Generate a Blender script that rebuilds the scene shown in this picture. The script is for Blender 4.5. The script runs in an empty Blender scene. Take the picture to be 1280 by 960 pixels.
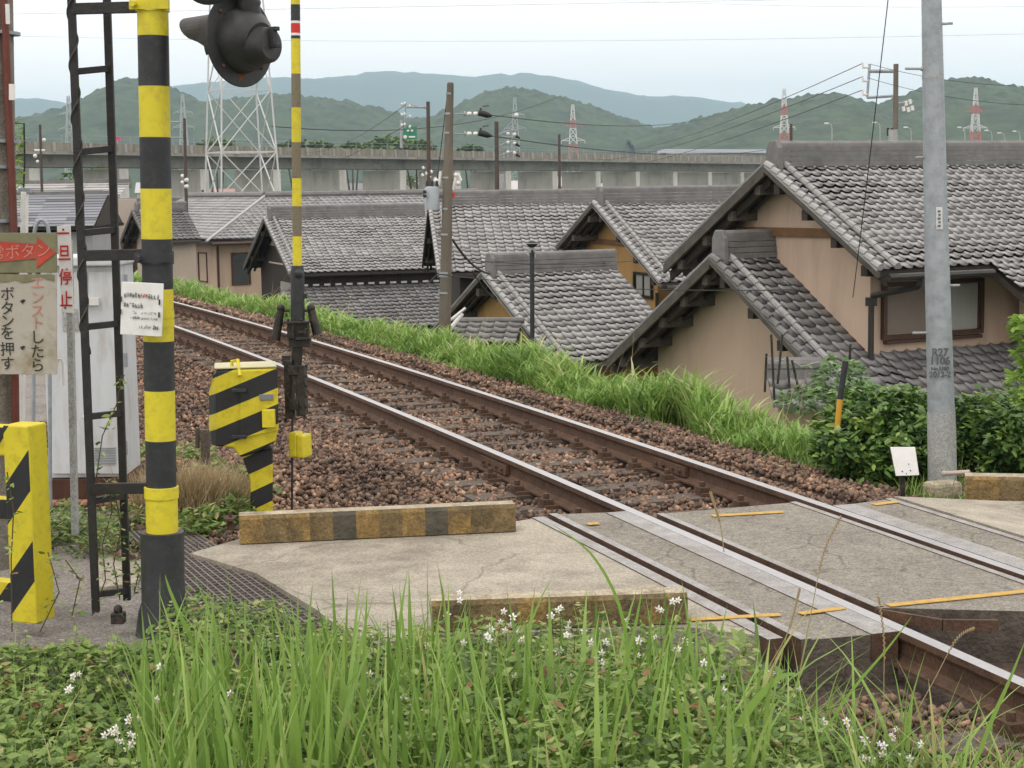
import bpy, math, random
import numpy as np
from mathutils import Vector, Matrix, noise
R = math.radians
random.seed(7); RNG = np.random.default_rng(7)
C = bpy.context.scene.collection
SC = bpy.context.scene

# ------------------------------------------------------------------ camera
CAMH, FPX, YH, ROLL = 1.95, 2200.0, 232.0, 0.015
PITCH = math.atan((480 - YH) / FPX)
cd = bpy.data.cameras.new('camera'); cam = bpy.data.objects.new('camera', cd); C.objects.link(cam)
cd.sensor_width = 36; cd.lens = FPX / 1280 * 36; cd.clip_start = 0.1; cd.clip_end = 40000
cam.matrix_world = Matrix.Translation((0, 0, CAMH)) @ Matrix.Rotation(math.pi / 2 - PITCH, 4, 'X') @ Matrix.Rotation(-ROLL, 4, 'Z')
SC.camera = cam
SC.render.resolution_x, SC.render.resolution_y = 1024, 768

# ------------------------------------------------------------------ sky, sun, exposure
SUN_EL, SUN_AZ = R(62), R(215)          # high sun behind thin cloud, from the left behind the camera
w = bpy.data.worlds.new('World'); SC.world = w; w.use_nodes = True
nt = w.node_tree; nt.nodes.clear()
wo = nt.nodes.new('ShaderNodeOutputWorld'); bg = nt.nodes.new('ShaderNodeBackground')
sky = nt.nodes.new('ShaderNodeTexSky'); sky.sky_type = 'NISHITA'; sky.sun_disc = False
sky.sun_elevation = SUN_EL; sky.sun_rotation = SUN_AZ; sky.air_density = 1.2; sky.dust_density = 4.0
tc = nt.nodes.new('ShaderNodeTexCoord'); mp = nt.nodes.new('ShaderNodeMapping'); mp.inputs['Scale'].default_value = (1, 1, 5)
nz = nt.nodes.new('ShaderNodeTexNoise'); nz.inputs['Scale'].default_value = 2.2; nz.inputs['Detail'].default_value = 5
rp = nt.nodes.new('ShaderNodeValToRGB')
rp.color_ramp.elements[0].position = .3; rp.color_ramp.elements[0].color = (15.8, 14.5, 13.6, 1)
rp.color_ramp.elements[1].position = .7; rp.color_ramp.elements[1].color = (19.6, 17.7, 16.4, 1)
mx = nt.nodes.new('ShaderNodeMixRGB'); mx.inputs[0].default_value = .92
nt.links.new(tc.outputs['Generated'], mp.inputs[0]); nt.links.new(mp.outputs[0], nz.inputs['Vector'])
nt.links.new(nz.outputs['Fac'], rp.inputs[0]); nt.links.new(sky.outputs[0], mx.inputs[1]); nt.links.new(rp.outputs[0], mx.inputs[2])
nt.links.new(mx.outputs[0], bg.inputs[0]); bg.inputs[1].default_value = 0.1; nt.links.new(bg.outputs[0], wo.inputs[0])
sl = bpy.data.lights.new('sun', 'SUN'); sl.energy = 0.9; sl.angle = R(14); sl.color = (1, .96, .9)
so = bpy.data.objects.new('sun', sl); C.objects.link(so)
sd = Vector((math.sin(SUN_AZ) * math.cos(SUN_EL), math.cos(SUN_AZ) * math.cos(SUN_EL), math.sin(SUN_EL)))
so.rotation_euler = sd.to_track_quat('Z', 'Y').to_euler()
SC.view_settings.view_transform = 'Standard'; SC.view_settings.look = 'None'
SC.view_settings.exposure = 0.0; SC.view_settings.gamma = 1; SC.view_settings.use_curve_mapping = False
try:
    SC.cycles.use_denoising = True; SC.cycles.volume_bounces = 2; SC.cycles.max_bounces = 6; SC.cycles.transparent_max_bounces = 12
except Exception: pass

# ------------------------------------------------------------------ where things stand
def ray(px, py):
    a, b = px - 640, py - 480
    a, b = math.cos(ROLL) * a - math.sin(ROLL) * b, math.sin(ROLL) * a + math.cos(ROLL) * b
    c, s = math.cos(PITCH), math.sin(PITCH)
    return Vector((a / FPX, c - b / FPX * s, -s - b / FPX * c))
def G(px, py, z=0.0):
    d = ray(px, py); t = (z - CAMH) / d.z; return Vector((d.x * t, d.y * t, z))
def AT(px, py, Y):
    d = ray(px, py); t = Y / d.y; return Vector((d.x * t, Y, CAMH + d.z * t))
TV = Vector((-.30, .954)).normalized(); TN = Vector((TV.y, -TV.x)); TO = Vector((2.0, 8.0))
def TK(s, n, z=0.0):
    m = .1186 - .01787 * s - .001544 * s * s; d = -.01787 - .003088 * s
    t = (TV + TN * d).normalized(); nn = Vector((t.y, -t.x))
    p = TO + TV * s + TN * m + nn * n
    return Vector((p.x, p.y, z))
def SN(p):
    q = Vector((p[0], p[1])) - TO; s = q.dot(TV); m = .1186 - .01787 * s - .001544 * s * s
    return s, q.dot(TN) - m

# ------------------------------------------------------------------ materials
MATS = {}
def mat(name, col, rough=.7, var=.15, scale=6, col2=None, bump=.0, bscale=None, metal=0, dirt=None, dscale=1.5, damt=.5, attr=None, stretch=None, spec=.4):
    if name in MATS: return MATS[name]
    m = bpy.data.materials.new(name); m.use_nodes = True; nt = m.node_tree; b = nt.nodes['Principled BSDF']
    L = nt.links.new
    tc = nt.nodes.new('ShaderNodeTexCoord'); mp = nt.nodes.new('ShaderNodeMapping'); L(tc.outputs['Object'], mp.inputs[0])
    if stretch: mp.inputs['Scale'].default_value = stretch
    n = nt.nodes.new('ShaderNodeTexNoise'); n.inputs['Scale'].default_value = scale; n.inputs['Detail'].default_value = 6; n.inputs['Roughness'].default_value = .65
    L(mp.outputs[0], n.inputs['Vector'])
    r = nt.nodes.new('ShaderNodeValToRGB'); r.color_ramp.elements[0].position = .3; r.color_ramp.elements[1].position = .7
    c1 = [max(0, c * (1 - var)) for c in col]; c2 = list(col2) if col2 else [c * (1 + var) for c in col]
    r.color_ramp.elements[0].color = (*c1, 1); r.color_ramp.elements[1].color = (*c2, 1)
    L(n.outputs['Fac'], r.inputs[0]); out = r.outputs[0]
    if attr:
        at = nt.nodes.new('ShaderNodeAttribute'); at.attribute_name = 'rnd'
        rr = nt.nodes.new('ShaderNodeValToRGB'); els = rr.color_ramp.elements
        for i, (p, c) in enumerate([attr[0], attr[-1]] + list(attr[1:-1])):
            e = els[i] if i < 2 else els.new(p)
            e.position = p; e.color = (*c, 1)
        L(at.outputs['Fac'], rr.inputs[0])
        mm = nt.nodes.new('ShaderNodeMixRGB'); mm.blend_type = 'MULTIPLY'; mm.inputs[0].default_value = 1
        L(rr.outputs[0], mm.inputs[1]); L(out, mm.inputs[2]); out = mm.outputs[0]
    if dirt:
        n2 = nt.nodes.new('ShaderNodeTexNoise'); n2.inputs['Scale'].default_value = dscale; n2.inputs['Detail'].default_value = 8; n2.inputs['Roughness'].default_value = .7
        L(mp.outputs[0], n2.inputs['Vector'])
        r2 = nt.nodes.new('ShaderNodeValToRGB'); r2.color_ramp.elements[0].position = .48; r2.color_ramp.elements[1].position = .68
        r2.color_ramp.elements[0].color = (0, 0, 0, 1); r2.color_ramp.elements[1].color = (damt,) * 3 + (1,)
        L(n2.outputs['Fac'], r2.inputs[0]); m2 = nt.nodes.new('ShaderNodeMixRGB'); L(r2.outputs[0], m2.inputs[0]); L(out, m2.inputs[1]); m2.inputs[2].default_value = (*dirt, 1); out = m2.outputs[0]
    if name in ('road_concrete', 'grey_worn_asphalt', 'fine_grey_gravel', 'stained_kerb_concrete', 'brown_stained_kerb', 'faded_kerb_yellow', 'pole_concrete', 'worn_steel_edging', 'dull_galvanised_steel', 'rusty_rail_steel', 'old_sleeper_wood'):
        n5 = nt.nodes.new('ShaderNodeTexNoise'); n5.inputs['Scale'].default_value = 85; n5.inputs['Detail'].default_value = 3; L(tc.outputs['Object'], n5.inputs['Vector'])
        r5 = nt.nodes.new('ShaderNodeValToRGB'); r5.color_ramp.elements[0].position = .35; r5.color_ramp.elements[1].position = .65; q5 = .62 if 'asphalt' in name or 'gravel' in name else .76
        r5.color_ramp.elements[0].color = (q5, q5, q5, 1); r5.color_ramp.elements[1].color = (1.25, 1.24, 1.22, 1); L(n5.outputs['Fac'], r5.inputs[0])
        m5 = nt.nodes.new('ShaderNodeMixRGB'); m5.blend_type = 'MULTIPLY'; m5.inputs[0].default_value = 1; L(out, m5.inputs[1]); L(r5.outputs[0], m5.inputs[2]); out = m5.outputs[0]
    if name in ('road_concrete', 'grey_worn_asphalt'):
        n6 = nt.nodes.new('ShaderNodeTexNoise'); n6.inputs['Scale'].default_value = 3; L(tc.outputs['Object'], n6.inputs['Vector'])
        a6 = nt.nodes.new('ShaderNodeMixRGB'); a6.inputs[0].default_value = .25; L(tc.outputs['Object'], a6.inputs[1]); L(n6.outputs['Color'], a6.inputs[2])
        v6 = nt.nodes.new('ShaderNodeTexVoronoi'); v6.feature = 'DISTANCE_TO_EDGE'; v6.inputs['Scale'].default_value = 1.25; L(a6.outputs[0], v6.inputs['Vector'])
        r6 = nt.nodes.new('ShaderNodeValToRGB'); r6.color_ramp.elements[0].position = .003; r6.color_ramp.elements[1].position = .010; r6.color_ramp.elements[0].color = (.68, .66, .64, 1); L(v6.outputs['Distance'], r6.inputs[0])
        m6 = nt.nodes.new('ShaderNodeMixRGB'); m6.blend_type = 'MULTIPLY'; m6.inputs[0].default_value = 1; L(out, m6.inputs[1]); L(r6.outputs[0], m6.inputs[2]); out = m6.outputs[0]
    L(out, b.inputs['Base Color']); b.inputs['Roughness'].default_value = rough; b.inputs['Metallic'].default_value = metal
    b.inputs['Specular IOR Level'].default_value = spec
    if bump:
        n3 = nt.nodes.new('ShaderNodeTexNoise'); n3.inputs['Scale'].default_value = bscale or scale * 6; n3.inputs['Detail'].default_value = 5
        L(mp.outputs[0], n3.inputs['Vector']); bp = nt.nodes.new('ShaderNodeBump'); bp.inputs['Strength'].default_value = bump; bp.inputs['Distance'].default_value = .02
        L(n3.outputs['Fac'], bp.inputs['Height']); L(bp.outputs[0], b.inputs['Normal'])
    MATS[name] = m; return m
def leafmat(name, ramp, rough=.5, trans=.3, var=.15, scale=3):
    m = mat(name, (1, 1, 1), rough, var, scale, col2=(1, 1, 1), attr=ramp)
    nt = m.node_tree; b = nt.nodes['Principled BSDF']; o = nt.nodes['Material Output']
    t = nt.nodes.new('ShaderNodeBsdfTranslucent'); ms = nt.nodes.new('ShaderNodeMixShader'); ms.inputs[0].default_value = trans
    src = b.inputs['Base Color'].links[0].from_socket
    nt.links.new(src, t.inputs[0]); nt.links.new(b.outputs[0], ms.inputs[1]); nt.links.new(t.outputs[0], ms.inputs[2]); nt.links.new(ms.outputs[0], o.inputs[0])
    return m
def hazard(name, kx, kz, period, phase, yellow=(.66, .57, .03), black=(.022, .024, .028), duty=.5):
    m = mat(name, (1, 1, 1), .5, .12, 3, col2=(1, 1, 1), bump=.08, bscale=40, dirt=(.50, .44, .34), dscale=14, damt=.55)
    nt = m.node_tree; b = nt.nodes['Principled BSDF']; L = nt.links.new
    src = b.inputs['Base Color'].links[0].from_socket
    tc = nt.nodes.new('ShaderNodeTexCoord'); sp = nt.nodes.new('ShaderNodeSeparateXYZ'); L(tc.outputs['Object'], sp.inputs[0])
    def M(op, a, bb):
        q = nt.nodes.new('ShaderNodeMath'); q.operation = op
        for i, v in enumerate((a, bb)):
            if isinstance(v, (int, float)): q.inputs[i].default_value = v
            else: L(v, q.inputs[i])
        return q.outputs[0]
    e = M('ADD', M('ADD', M('MULTIPLY', sp.outputs[0], kx / period), M('MULTIPLY', sp.outputs[2], kz / period)), phase)
    e = M('GREATER_THAN', M('FRACT', e, 0), duty)
    mm = nt.nodes.new('ShaderNodeMixRGB'); L(e, mm.inputs[0]); mm.inputs[1].default_value = (*yellow, 1); mm.inputs[2].default_value = (*black, 1)
    mu = nt.nodes.new('ShaderNodeMixRGB'); mu.blend_type = 'MULTIPLY'; mu.inputs[0].default_value = 1; L(mm.outputs[0], mu.inputs[1]); L(src, mu.inputs[2])
    L(mu.outputs[0], b.inputs['Base Color']); return m

YEL = mat('yellow_paint', (.66, .57, .03), .5, .10, 4, dirt=(.34, .28, .07), dscale=24, damt=.4, bump=.05, bscale=30)
BLK = mat('black_paint', (.026, .029, .034), .5, .3, 8, dirt=(.07, .07, .066), dscale=24, damt=.4, bump=.08, bscale=40)
BLK2 = mat('weathered_black_iron', (.02, .02, .021), .6, .3, 12, dirt=(.07, .055, .045), dscale=9, damt=.3, bump=.2, bscale=60)
DARKM = mat('greasy_dark_steel', (.022, .02, .018), .5, .5, 14, dirt=(.09, .06, .04), dscale=14, damt=.6, bump=.3, bscale=60)
RED = mat('red_paint', (.55, .03, .025), .5, .1, 5)
WHT = mat('white_paint', (.75, .76, .76), .5, .05, 5, dirt=(.45, .42, .36), dscale=6, damt=.4)
GREYW = mat('worn_grey_paint', (.20, .18, .12), .7, .4, 30, dirt=(.07, .06, .05), dscale=30, damt=.8)
GALV = mat('galvanised_steel', (.33, .37, .40), .45, .16, 9, dirt=(.22, .25, .27), dscale=14, damt=.7, bump=.05, bscale=30, metal=.3)
GALV2 = mat('dull_galvanised_steel', (.34, .36, .36), .6, .12, 7, dirt=(.24, .24, .22), dscale=10, damt=.5, bump=.05)
STEEL = mat('polished_rail_steel', (.44, .445, .46), .38, .08, 30, metal=.75, stretch=(1, 1, 1))
RUST = mat('rusty_rail_steel', (.085, .05, .033), .85, .35, 9, dirt=(.15, .08, .045), dscale=5, damt=.6, bump=.25, bscale=60)
EDGE = mat('worn_steel_edging', (.31, .31, .31), .5, .25, 9, dirt=(.21, .19, .165), dscale=4, damt=.8, metal=.3, bump=.05)
CONC = mat('road_concrete', (.35, .325, .27), .9, .2, 3.5, dirt=(.19, .17, .14), dscale=2.6, damt=.8, bump=.35, bscale=70)
ASPH = mat('grey_worn_asphalt', (.255, .245, .21), .9, .2, 18, col2=(.33, .315, .27), dirt=(.18, .165, .145), dscale=2.5, damt=.6, bump=.6, bscale=110)
PCONC = mat('pole_concrete', (.20, .185, .16), .9, .2, 8, dirt=(.11, .10, .085), dscale=5, damt=.7, bump=.3, bscale=40)
KERB = mat('stained_kerb_concrete', (.40, .36, .27), .9, .3, 10, dirt=(.17, .13, .08), dscale=8, damt=.8, bump=.6, bscale=50)
KERBY = mat('faded_kerb_yellow', (.24, .16, .06), .9, .35, 12, dirt=(.09, .075, .05), dscale=5, damt=1, bump=.6, bscale=50)
KERBN = mat('brown_stained_kerb', (.17, .115, .05), .9, .4, 9, col2=(.24, .18, .09), dirt=(.07, .06, .035), dscale=6, damt=.9, bump=.6, bscale=50)
KERBB = mat('faded_kerb_black', (.075, .07, .055), .9, .35, 12, dirt=(.13, .11, .07), dscale=9, damt=.7, bump=.6, bscale=50)
LINE = mat('faded_orange_line', (.52, .33, .08), .85, .15, 20, dirt=(.27, .22, .15), dscale=14, damt=.9, bump=.2, bscale=80)
GRAV = mat('fine_grey_gravel', (.27, .255, .24), .95, .35, 60, dirt=(.10, .09, .08), dscale=3, damt=.7, bump=.9, bscale=90)
SOIL = mat('ballast_bed', (.075, .055, .045), .95, .4, 25, dirt=(.13, .09, .07), dscale=12, damt=.7, bump=1, bscale=40)
EARTH = mat('dark_earth', (.055, .05, .035), .95, .4, 5, dirt=(.04, .06, .02), dscale=2, damt=.7, bump=.8, bscale=12)
VALLEY = mat('valley_ground', (.07, .085, .045), .95, .35, .02, dirt=(.16, .15, .13), dscale=.03, damt=.7)

# ------------------------------------------------------------------ mesh helpers
def props(o, label=None, cat=None, group=None, kind=None):
    if label: o['label'] = label
    if cat: o['category'] = cat
    if group: o['group'] = group
    if kind: o['kind'] = kind
    return o
def thing(name, loc, label, cat, rz=0, group=None):
    o = bpy.data.objects.new(name, None); C.objects.link(o); o.empty_display_size = .2
    o.location = loc; o.rotation_euler = (0, 0, rz); return props(o, label, cat, group)
def wm(o): return Matrix.Translation(o.location) @ Matrix.Rotation(o.rotation_euler.z, 4, 'Z')
class MB:
    def __init__(s): s.v = []; s.f = []; s.m = []; s.r = []; s.rv = 0.5
    def _a(s, vs, fs, mi=0):
        b = len(s.v); s.v += [tuple(x) for x in vs]; s.r += [s.rv] * len(vs)
        for f in fs: s.f.append(tuple(b + i for i in f)); s.m.append(mi)
    def hexa(s, p, mi=0):      # 8 corners: bottom 0-3 anticlockwise, top 4-7
        mis = mi if isinstance(mi, (list, tuple)) else [mi] * 6
        b = len(s.v); s.v += [tuple(x) for x in p]; s.r += [s.rv] * 8
        for f, k in zip([(3, 2, 1, 0), (4, 5, 6, 7), (0, 1, 5, 4), (1, 2, 6, 5), (2, 3, 7, 6), (3, 0, 4, 7)], mis):
            s.f.append(tuple(b + i for i in f)); s.m.append(k)
    def box(s, c, d, mi=0, rz=0, M=None):   # faces: bottom, top, front(-y), right(+x), back, left
        x, y, z = d[0] / 2, d[1] / 2, d[2] / 2; T = Matrix.Translation(c) @ (M if M else Matrix.Rotation(rz, 4, 'Z'))
        s.hexa([T @ Vector(q) for q in [(-x, -y, -z), (x, -y, -z), (x, y, -z), (-x, y, -z), (-x, -y, z), (x, -y, z), (x, y, z), (-x, y, z)]], mi)
    def beam(s, a, b, w, h, mi=0, up=(0, 0, 1)):
        a, b = Vector(a), Vector(b); d = (b - a).normalized(); u = Vector(up); r = d.cross(u)
        if r.length < 1e-4: r = d.cross(Vector((0, 1, 0)))
        r.normalize(); u = r.cross(d)
        q = [p + r * (i * w / 2) + u * (j * h / 2) for p in (a, b) for i, j in ((-1, -1), (1, -1), (1, 1), (-1, 1))]
        s.hexa(q, mi)
    def tube(s, pts, rad, seg=10, mi=0, cap=True):
        pts = [Vector(p) for p in pts]; n = len(pts); rs = rad if isinstance(rad, (list, tuple)) else [rad] * n
        d0 = (pts[1] - pts[0]).normalized(); x = d0.orthogonal().normalized()
        b = len(s.v)
        for i, p in enumerate(pts):
            d = (pts[min(i + 1, n - 1)] - pts[max(i - 1, 0)]).normalized(); x = (x - d * x.dot(d)).normalized(); y = d.cross(x)
            for k in range(seg):
                a = 2 * math.pi * k / seg; s.v.append(tuple(p + (x * math.cos(a) + y * math.sin(a)) * rs[i])); s.r.append(s.rv)
        for i in range(n - 1):
            m = mi[i] if isinstance(mi, (list, tuple)) else mi
            for k in range(seg):
                k2 = (k + 1) % seg; s.f.append((b + i * seg + k, b + i * seg + k2, b + (i + 1) * seg + k2, b + (i + 1) * seg + k)); s.m.append(m)
        if cap:
            s.f.append(tuple(b + k for k in reversed(range(seg)))); s.m.append(mi[0] if isinstance(mi, (list, tuple)) else mi)
            s.f.append(tuple(b + (n - 1) * seg + k for k in range(seg))); s.m.append(mi[-1] if isinstance(mi, (list, tuple)) else mi)
    def prism(s, poly, vec, mi=0, mside=None):    # poly: 3D points, extruded by vec
        n = len(poly); poly = [Vector(p) for p in poly]; b = len(s.v); vec = Vector(vec)
        s.v += [tuple(p) for p in poly] + [tuple(p + vec) for p in poly]; s.r += [s.rv] * (2 * n)
        s.f.append(tuple(b + i for i in range(n))); s.m.append(mi)
        s.f.append(tuple(b + n + i for i in reversed(range(n)))); s.m.append(mi)
        for i in range(n):
            j = (i + 1) % n; s.f.append((b + j, b + i, b + n + i, b + n + j)); s.m.append(mi if mside is None else mside)
    def quad(s, p, mi=0): s._a(p, [tuple(range(len(p)))], mi)
    def ball(s, c, r, mi=0, sc=(1, 1, 1), seg=10, rings=6):
        c = Vector(c); vs = []
        for i in range(rings + 1):
            t = math.pi * i / rings
            for k in range(seg):
                a = 2 * math.pi * k / seg; vs.append(c + Vector((math.sin(t) * math.cos(a) * r * sc[0], math.sin(t) * math.sin(a) * r * sc[1], math.cos(t) * r * sc[2])))
        s._a(vs, [(i * seg + k, (i + 1) * seg + k, (i + 1) * seg + (k + 1) % seg, i * seg + (k + 1) % seg) for i in range(rings) for k in range(seg)], mi)
    def build(s, name, mats, parent=None, world=True, bevel=0, smooth=False, base=None, rnd=False):
        me = bpy.data.meshes.new(name); V = [Vector(v) for v in s.v]; loc = None
        if parent is not None and world:
            I = wm(parent).inverted(); V = [I @ v for v in V]
        elif parent is None:
            loc = Vector(base) if base is not None else Vector((sum(v.x for v in V) / len(V), sum(v.y for v in V) / len(V), min(v.z for v in V)))
            V = [v - loc for v in V]
        me.from_pydata([tuple(v) for v in V], [], s.f)
        for m in (mats if isinstance(mats, (list, tuple)) else [mats]): me.materials.append(m)
        me.polygons.foreach_set('material_index', s.m)
        if smooth: me.polygons.foreach_set('use_smooth', [True] * len(s.f))
        if rnd:
            a = me.attributes.new('rnd', 'FLOAT', 'POINT'); a.data.foreach_set('value', s.r)
        me.update()
        if smooth:
            try: me.set_sharp_from_angle(angle=R(40))
            except Exception: pass
        o = bpy.data.objects.new(name, me); C.objects.link(o)
        if parent is not None: o.parent = parent
        else: o.location = loc
        if bevel:
            bm = o.modifiers.new('bevel', 'BEVEL'); bm.width = bevel; bm.segments = 2; bm.limit_method = 'ANGLE'
        return o
def npmesh(name, V, F, mats, rnd=None, mi=None, parent=None, smooth=False):
    me = bpy.data.meshes.new(name); n = F.shape[1]
    me.vertices.add(len(V)); me.vertices.foreach_set('co', np.ascontiguousarray(V, dtype=np.float32).ravel())
    me.loops.add(F.size); me.loops.foreach_set('vertex_index', F.astype(np.int32).ravel())
    me.polygons.add(len(F)); me.polygons.foreach_set('loop_start', np.arange(0, F.size, n, dtype=np.int32))
    try: me.polygons.foreach_set('loop_total', np.full(len(F), n, dtype=np.int32))
    except Exception: pass
    for m in (mats if isinstance(mats, (list, tuple)) else [mats]): me.materials.append(m)
    if mi is not None: me.polygons.foreach_set('material_index', mi.astype(np.int32))
    if smooth: me.polygons.foreach_set('use_smooth', np.ones(len(F), dtype=bool))
    if rnd is not None:
        a = me.attributes.new('rnd', 'FLOAT', 'POINT'); a.data.foreach_set('value', rnd.astype(np.float32))
    me.update(calc_edges=True); me.validate()
    o = bpy.data.objects.new(name, me); C.objects.link(o)
    if parent is not None: o.parent = parent
    return o
def text(s, size, m, origin, right, up, parent, name='lettering', thick=.0008, align='CENTER', bold=0.0, sx=1.0):
    cu = bpy.data.curves.new(name, 'FONT'); cu.body = s; cu.size = size; cu.align_x = align; cu.extrude = thick; cu.offset = bold
    o = bpy.data.objects.new('tmp', cu); C.objects.link(o)
    dg = bpy.context.evaluated_depsgraph_get(); me = bpy.data.meshes.new_from_object(o.evaluated_get(dg))
    bpy.data.objects.remove(o); bpy.data.curves.remove(cu)
    r, u = Vector(right).normalized(), Vector(up).normalized(); nn = r.cross(u)
    T = Matrix(((r.x * sx, u.x, nn.x, origin[0]), (r.y * sx, u.y, nn.y, origin[1]), (r.z * sx, u.z, nn.z, origin[2]), (0, 0, 0, 1)))
    me.transform(wm(parent).inverted() @ T); me.materials.clear(); me.materials.append(m); me.name = name
    t = bpy.data.objects.new(name, me); C.objects.link(t); t.parent = parent; return t

# =================================================================== TERRAIN
VZ = -5.2
mb = MB()
ang = [2 * math.pi * k / 48 for k in range(48)]
mb.quad([(20000 * math.cos(a), 20000 * math.sin(a), VZ) for a in ang])
props(mb.build('valley_ground', VALLEY, base=(0, 0, VZ)), kind='structure')

def edge_n(s):     # how far out the level top of the embankment reaches on the house side
    return 2.3 + 2.6 * math.exp(-((s - 0.0) / 3.4) ** 2)
def terr(s, n):
    e = edge_n(s)
    if n < -9: return max(VZ - .1, -.25 - (-9 - n) * .6)
    if n <= e:
        z = -.24
        if n > 1.15: z -= min(.16, (n - 1.15) * .14)
        up = min(1, max(0, (-2.2 - n) / .7)) * .15 if s > -3 else 0
        p = TK(s, n); z += up
        if n < -1.25 and s < 3.2: z = z + (-.34 - z) * min(1, max(0, ((7.72 if p.x > -1.2 else 7.3) - p.y) / .3))
        return z
    return max(VZ - .1, terr(s, e) - (n - e) * .72)
ss = [-40 + i * 1.0 for i in range(30)] + [-10 + .35 * i for i in range(100)] + [25 + i * 2.0 for i in range(30)] + [85 + 8 * i for i in range(22)]
ns = [-30, -17.5, -9.02, -8, -6, -5, -4.5, -4, -3.6, -3.2, -2.8, -2.5, -2.2, -1.9, -1.6, -1.3, -1.1, 0, 1.1, 1.6, 2.0, 2.3, 2.7, 3.2, 3.8, 4.5, 5.2, 6, 7, 8, 9, 10, 12]
V = []
for s in ss:
    for n in ns:
        z = terr(s, n) + (noise.noise(Vector((s * .9, n * .9, 0))) * .02 if n < 1.6 else noise.noise(Vector((s * .5, n * .5, 3))) * .07)
        V.append(TK(s, n, z))
V = np.array([tuple(v) for v in V]); nn_ = len(ns)
F = np.array([[i * nn_ + j, i * nn_ + j + 1, (i + 1) * nn_ + j + 1, (i + 1) * nn_ + j] for i in range(len(ss) - 1) for j in range(nn_ - 1)])
cn = np.array([ns[j] for i in range(len(ss) - 1) for j in range(nn_ - 1)]); cs = np.array([ss[i] for i in range(len(ss) - 1) for j in range(nn_ - 1)])
mi = np.where((cn >= -2.9) & (cn < 2.0), 0, np.where(cn < -2.9, 2, 1)); mi = np.where((cs < -.6) & (cn < -1.2), 1, mi); wy = V[:, 1][F[:, 0]]; mi = np.where((wy < 6.9) & (cn < -1.2), 1, mi)
props(npmesh('embankment_ground', V, F, [SOIL, EARTH, GRAV], mi=mi, smooth=True), kind='structure')

# ------------------------------------------------------------------ far hills
def crest(tab, x):
    for (a, ya), (b, yb) in zip(tab, tab[1:]):
        if a <= x <= b:
            i = tab.index((a, ya)); y0 = tab[max(i - 1, 0)][1]; y3 = tab[min(i + 2, len(tab) - 1)][1]; t = (x - a) / (b - a); m1 = (yb - y0) / 2; m2 = (y3 - ya) / 2
            return (2 * t ** 3 - 3 * t * t + 1) * ya + (t ** 3 - 2 * t * t + t) * m1 + (3 * t * t - 2 * t ** 3) * yb + (t ** 3 - t * t) * m2
    return tab[0][1] if x < tab[0][0] else tab[-1][1]
def hills(name, tab, Y, depth, m, nx, ny, rough, seed, crown):
    V = []; x0, x1 = tab[0][0], tab[-1][0]
    top = {}
    for j in range(ny + 1):
        t = j / ny                       # 0 = foot facing us, .7 = crest, 1 = behind
        for i in range(nx + 1):
            px = x0 + (x1 - x0) * i / nx; p = AT(px, crest(tab, px), Y)
            h = p.z - VZ; q = min(1, t / .7) if t <= .7 else 1 - (t - .7) / .3 * .8
            prof = math.sin(q * math.pi / 2) ** 1.15
            y = Y + (t - .7) * depth; x = p.x * (1 + (t - .7) * depth / Y * .6)
            k = math.sin(q * math.pi) if t < .7 else 0
            gul = noise.fractal(Vector((x * rough, y * rough * .5, seed)), 1.0, 2.0, 4) * h * .28 * k
            bump_ = (noise.noise(Vector((x / crown, y / crown, seed))) + .5 * noise.noise(Vector((x / crown * 2.3, y / crown * 2.3, seed)))) * crown * .42
            V.append((x, y + gul * .8, VZ - 2 + (h + 2) * prof + gul * .3 + bump_ * (.2 + q)))
    V = np.array(V); w_ = nx + 1
    F = np.array([[j * w_ + i, j * w_ + i + 1, (j + 1) * w_ + i + 1, (j + 1) * w_ + i] for j in range(ny) for i in range(nx)])
    return props(npmesh(name, V, F, m, smooth=False), kind='structure')
FOREST = mat('forest_canopy', (.020, .042, .018), .95, .5, .05, col2=(.062, .098, .035), dirt=(.010, .024, .012), dscale=.016, damt=.7, bump=0)
FOREST2 = mat('distant_forest', (.025, .045, .02), .95, .4, .002, col2=(.045, .07, .028))
HT1 = [(-700, 150), (-400, 128), (-150, 150), (20, 153), (60, 146), (100, 136), (130, 122), (152, 110), (172, 103), (215, 113), (235, 122), (262, 131), (300, 128), (350, 122), (420, 128), (470, 137), (520, 152), (548, 146), (600, 122), (640, 113), (680, 120), (720, 130), (760, 144), (800, 157), (830, 165), (860, 166), (890, 160)]
HT2 = [(780, 178), (820, 166), (870, 153), (930, 137), (985, 126), (1035, 122), (1062, 127), (1082, 134), (1110, 128), (1150, 114), (1180, 104), (1212, 101), (1240, 108), (1280, 115), (1400, 124), (1600, 110), (1900, 135), (2100, 160)]
HT3 = [(-900, 120), (-500, 100), (-200, 128), (20, 125), (60, 127), (110, 133), (160, 124), (220, 112), (280, 104), (330, 99), (400, 101), (450, 96), (500, 92), (560, 96), (610, 98), (655, 93), (690, 98), (740, 109), (780, 120), (820, 124), (850, 122), (900, 128), (930, 131), (980, 145), (1060, 150), (1150, 140), (1300, 125), (1700, 110), (2200, 140)]
hills('forested_hill', HT1, 1750, 900, FOREST, 900, 70, .004, 1.0, 11)
hills('forested_hill', HT2, 1450, 800, FOREST, 800, 70, .0045, 5.0, 10)
hills('distant_mountain', HT3, 6500, 2600, FOREST2, 260, 26, .0012, 9.0, 30)

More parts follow.
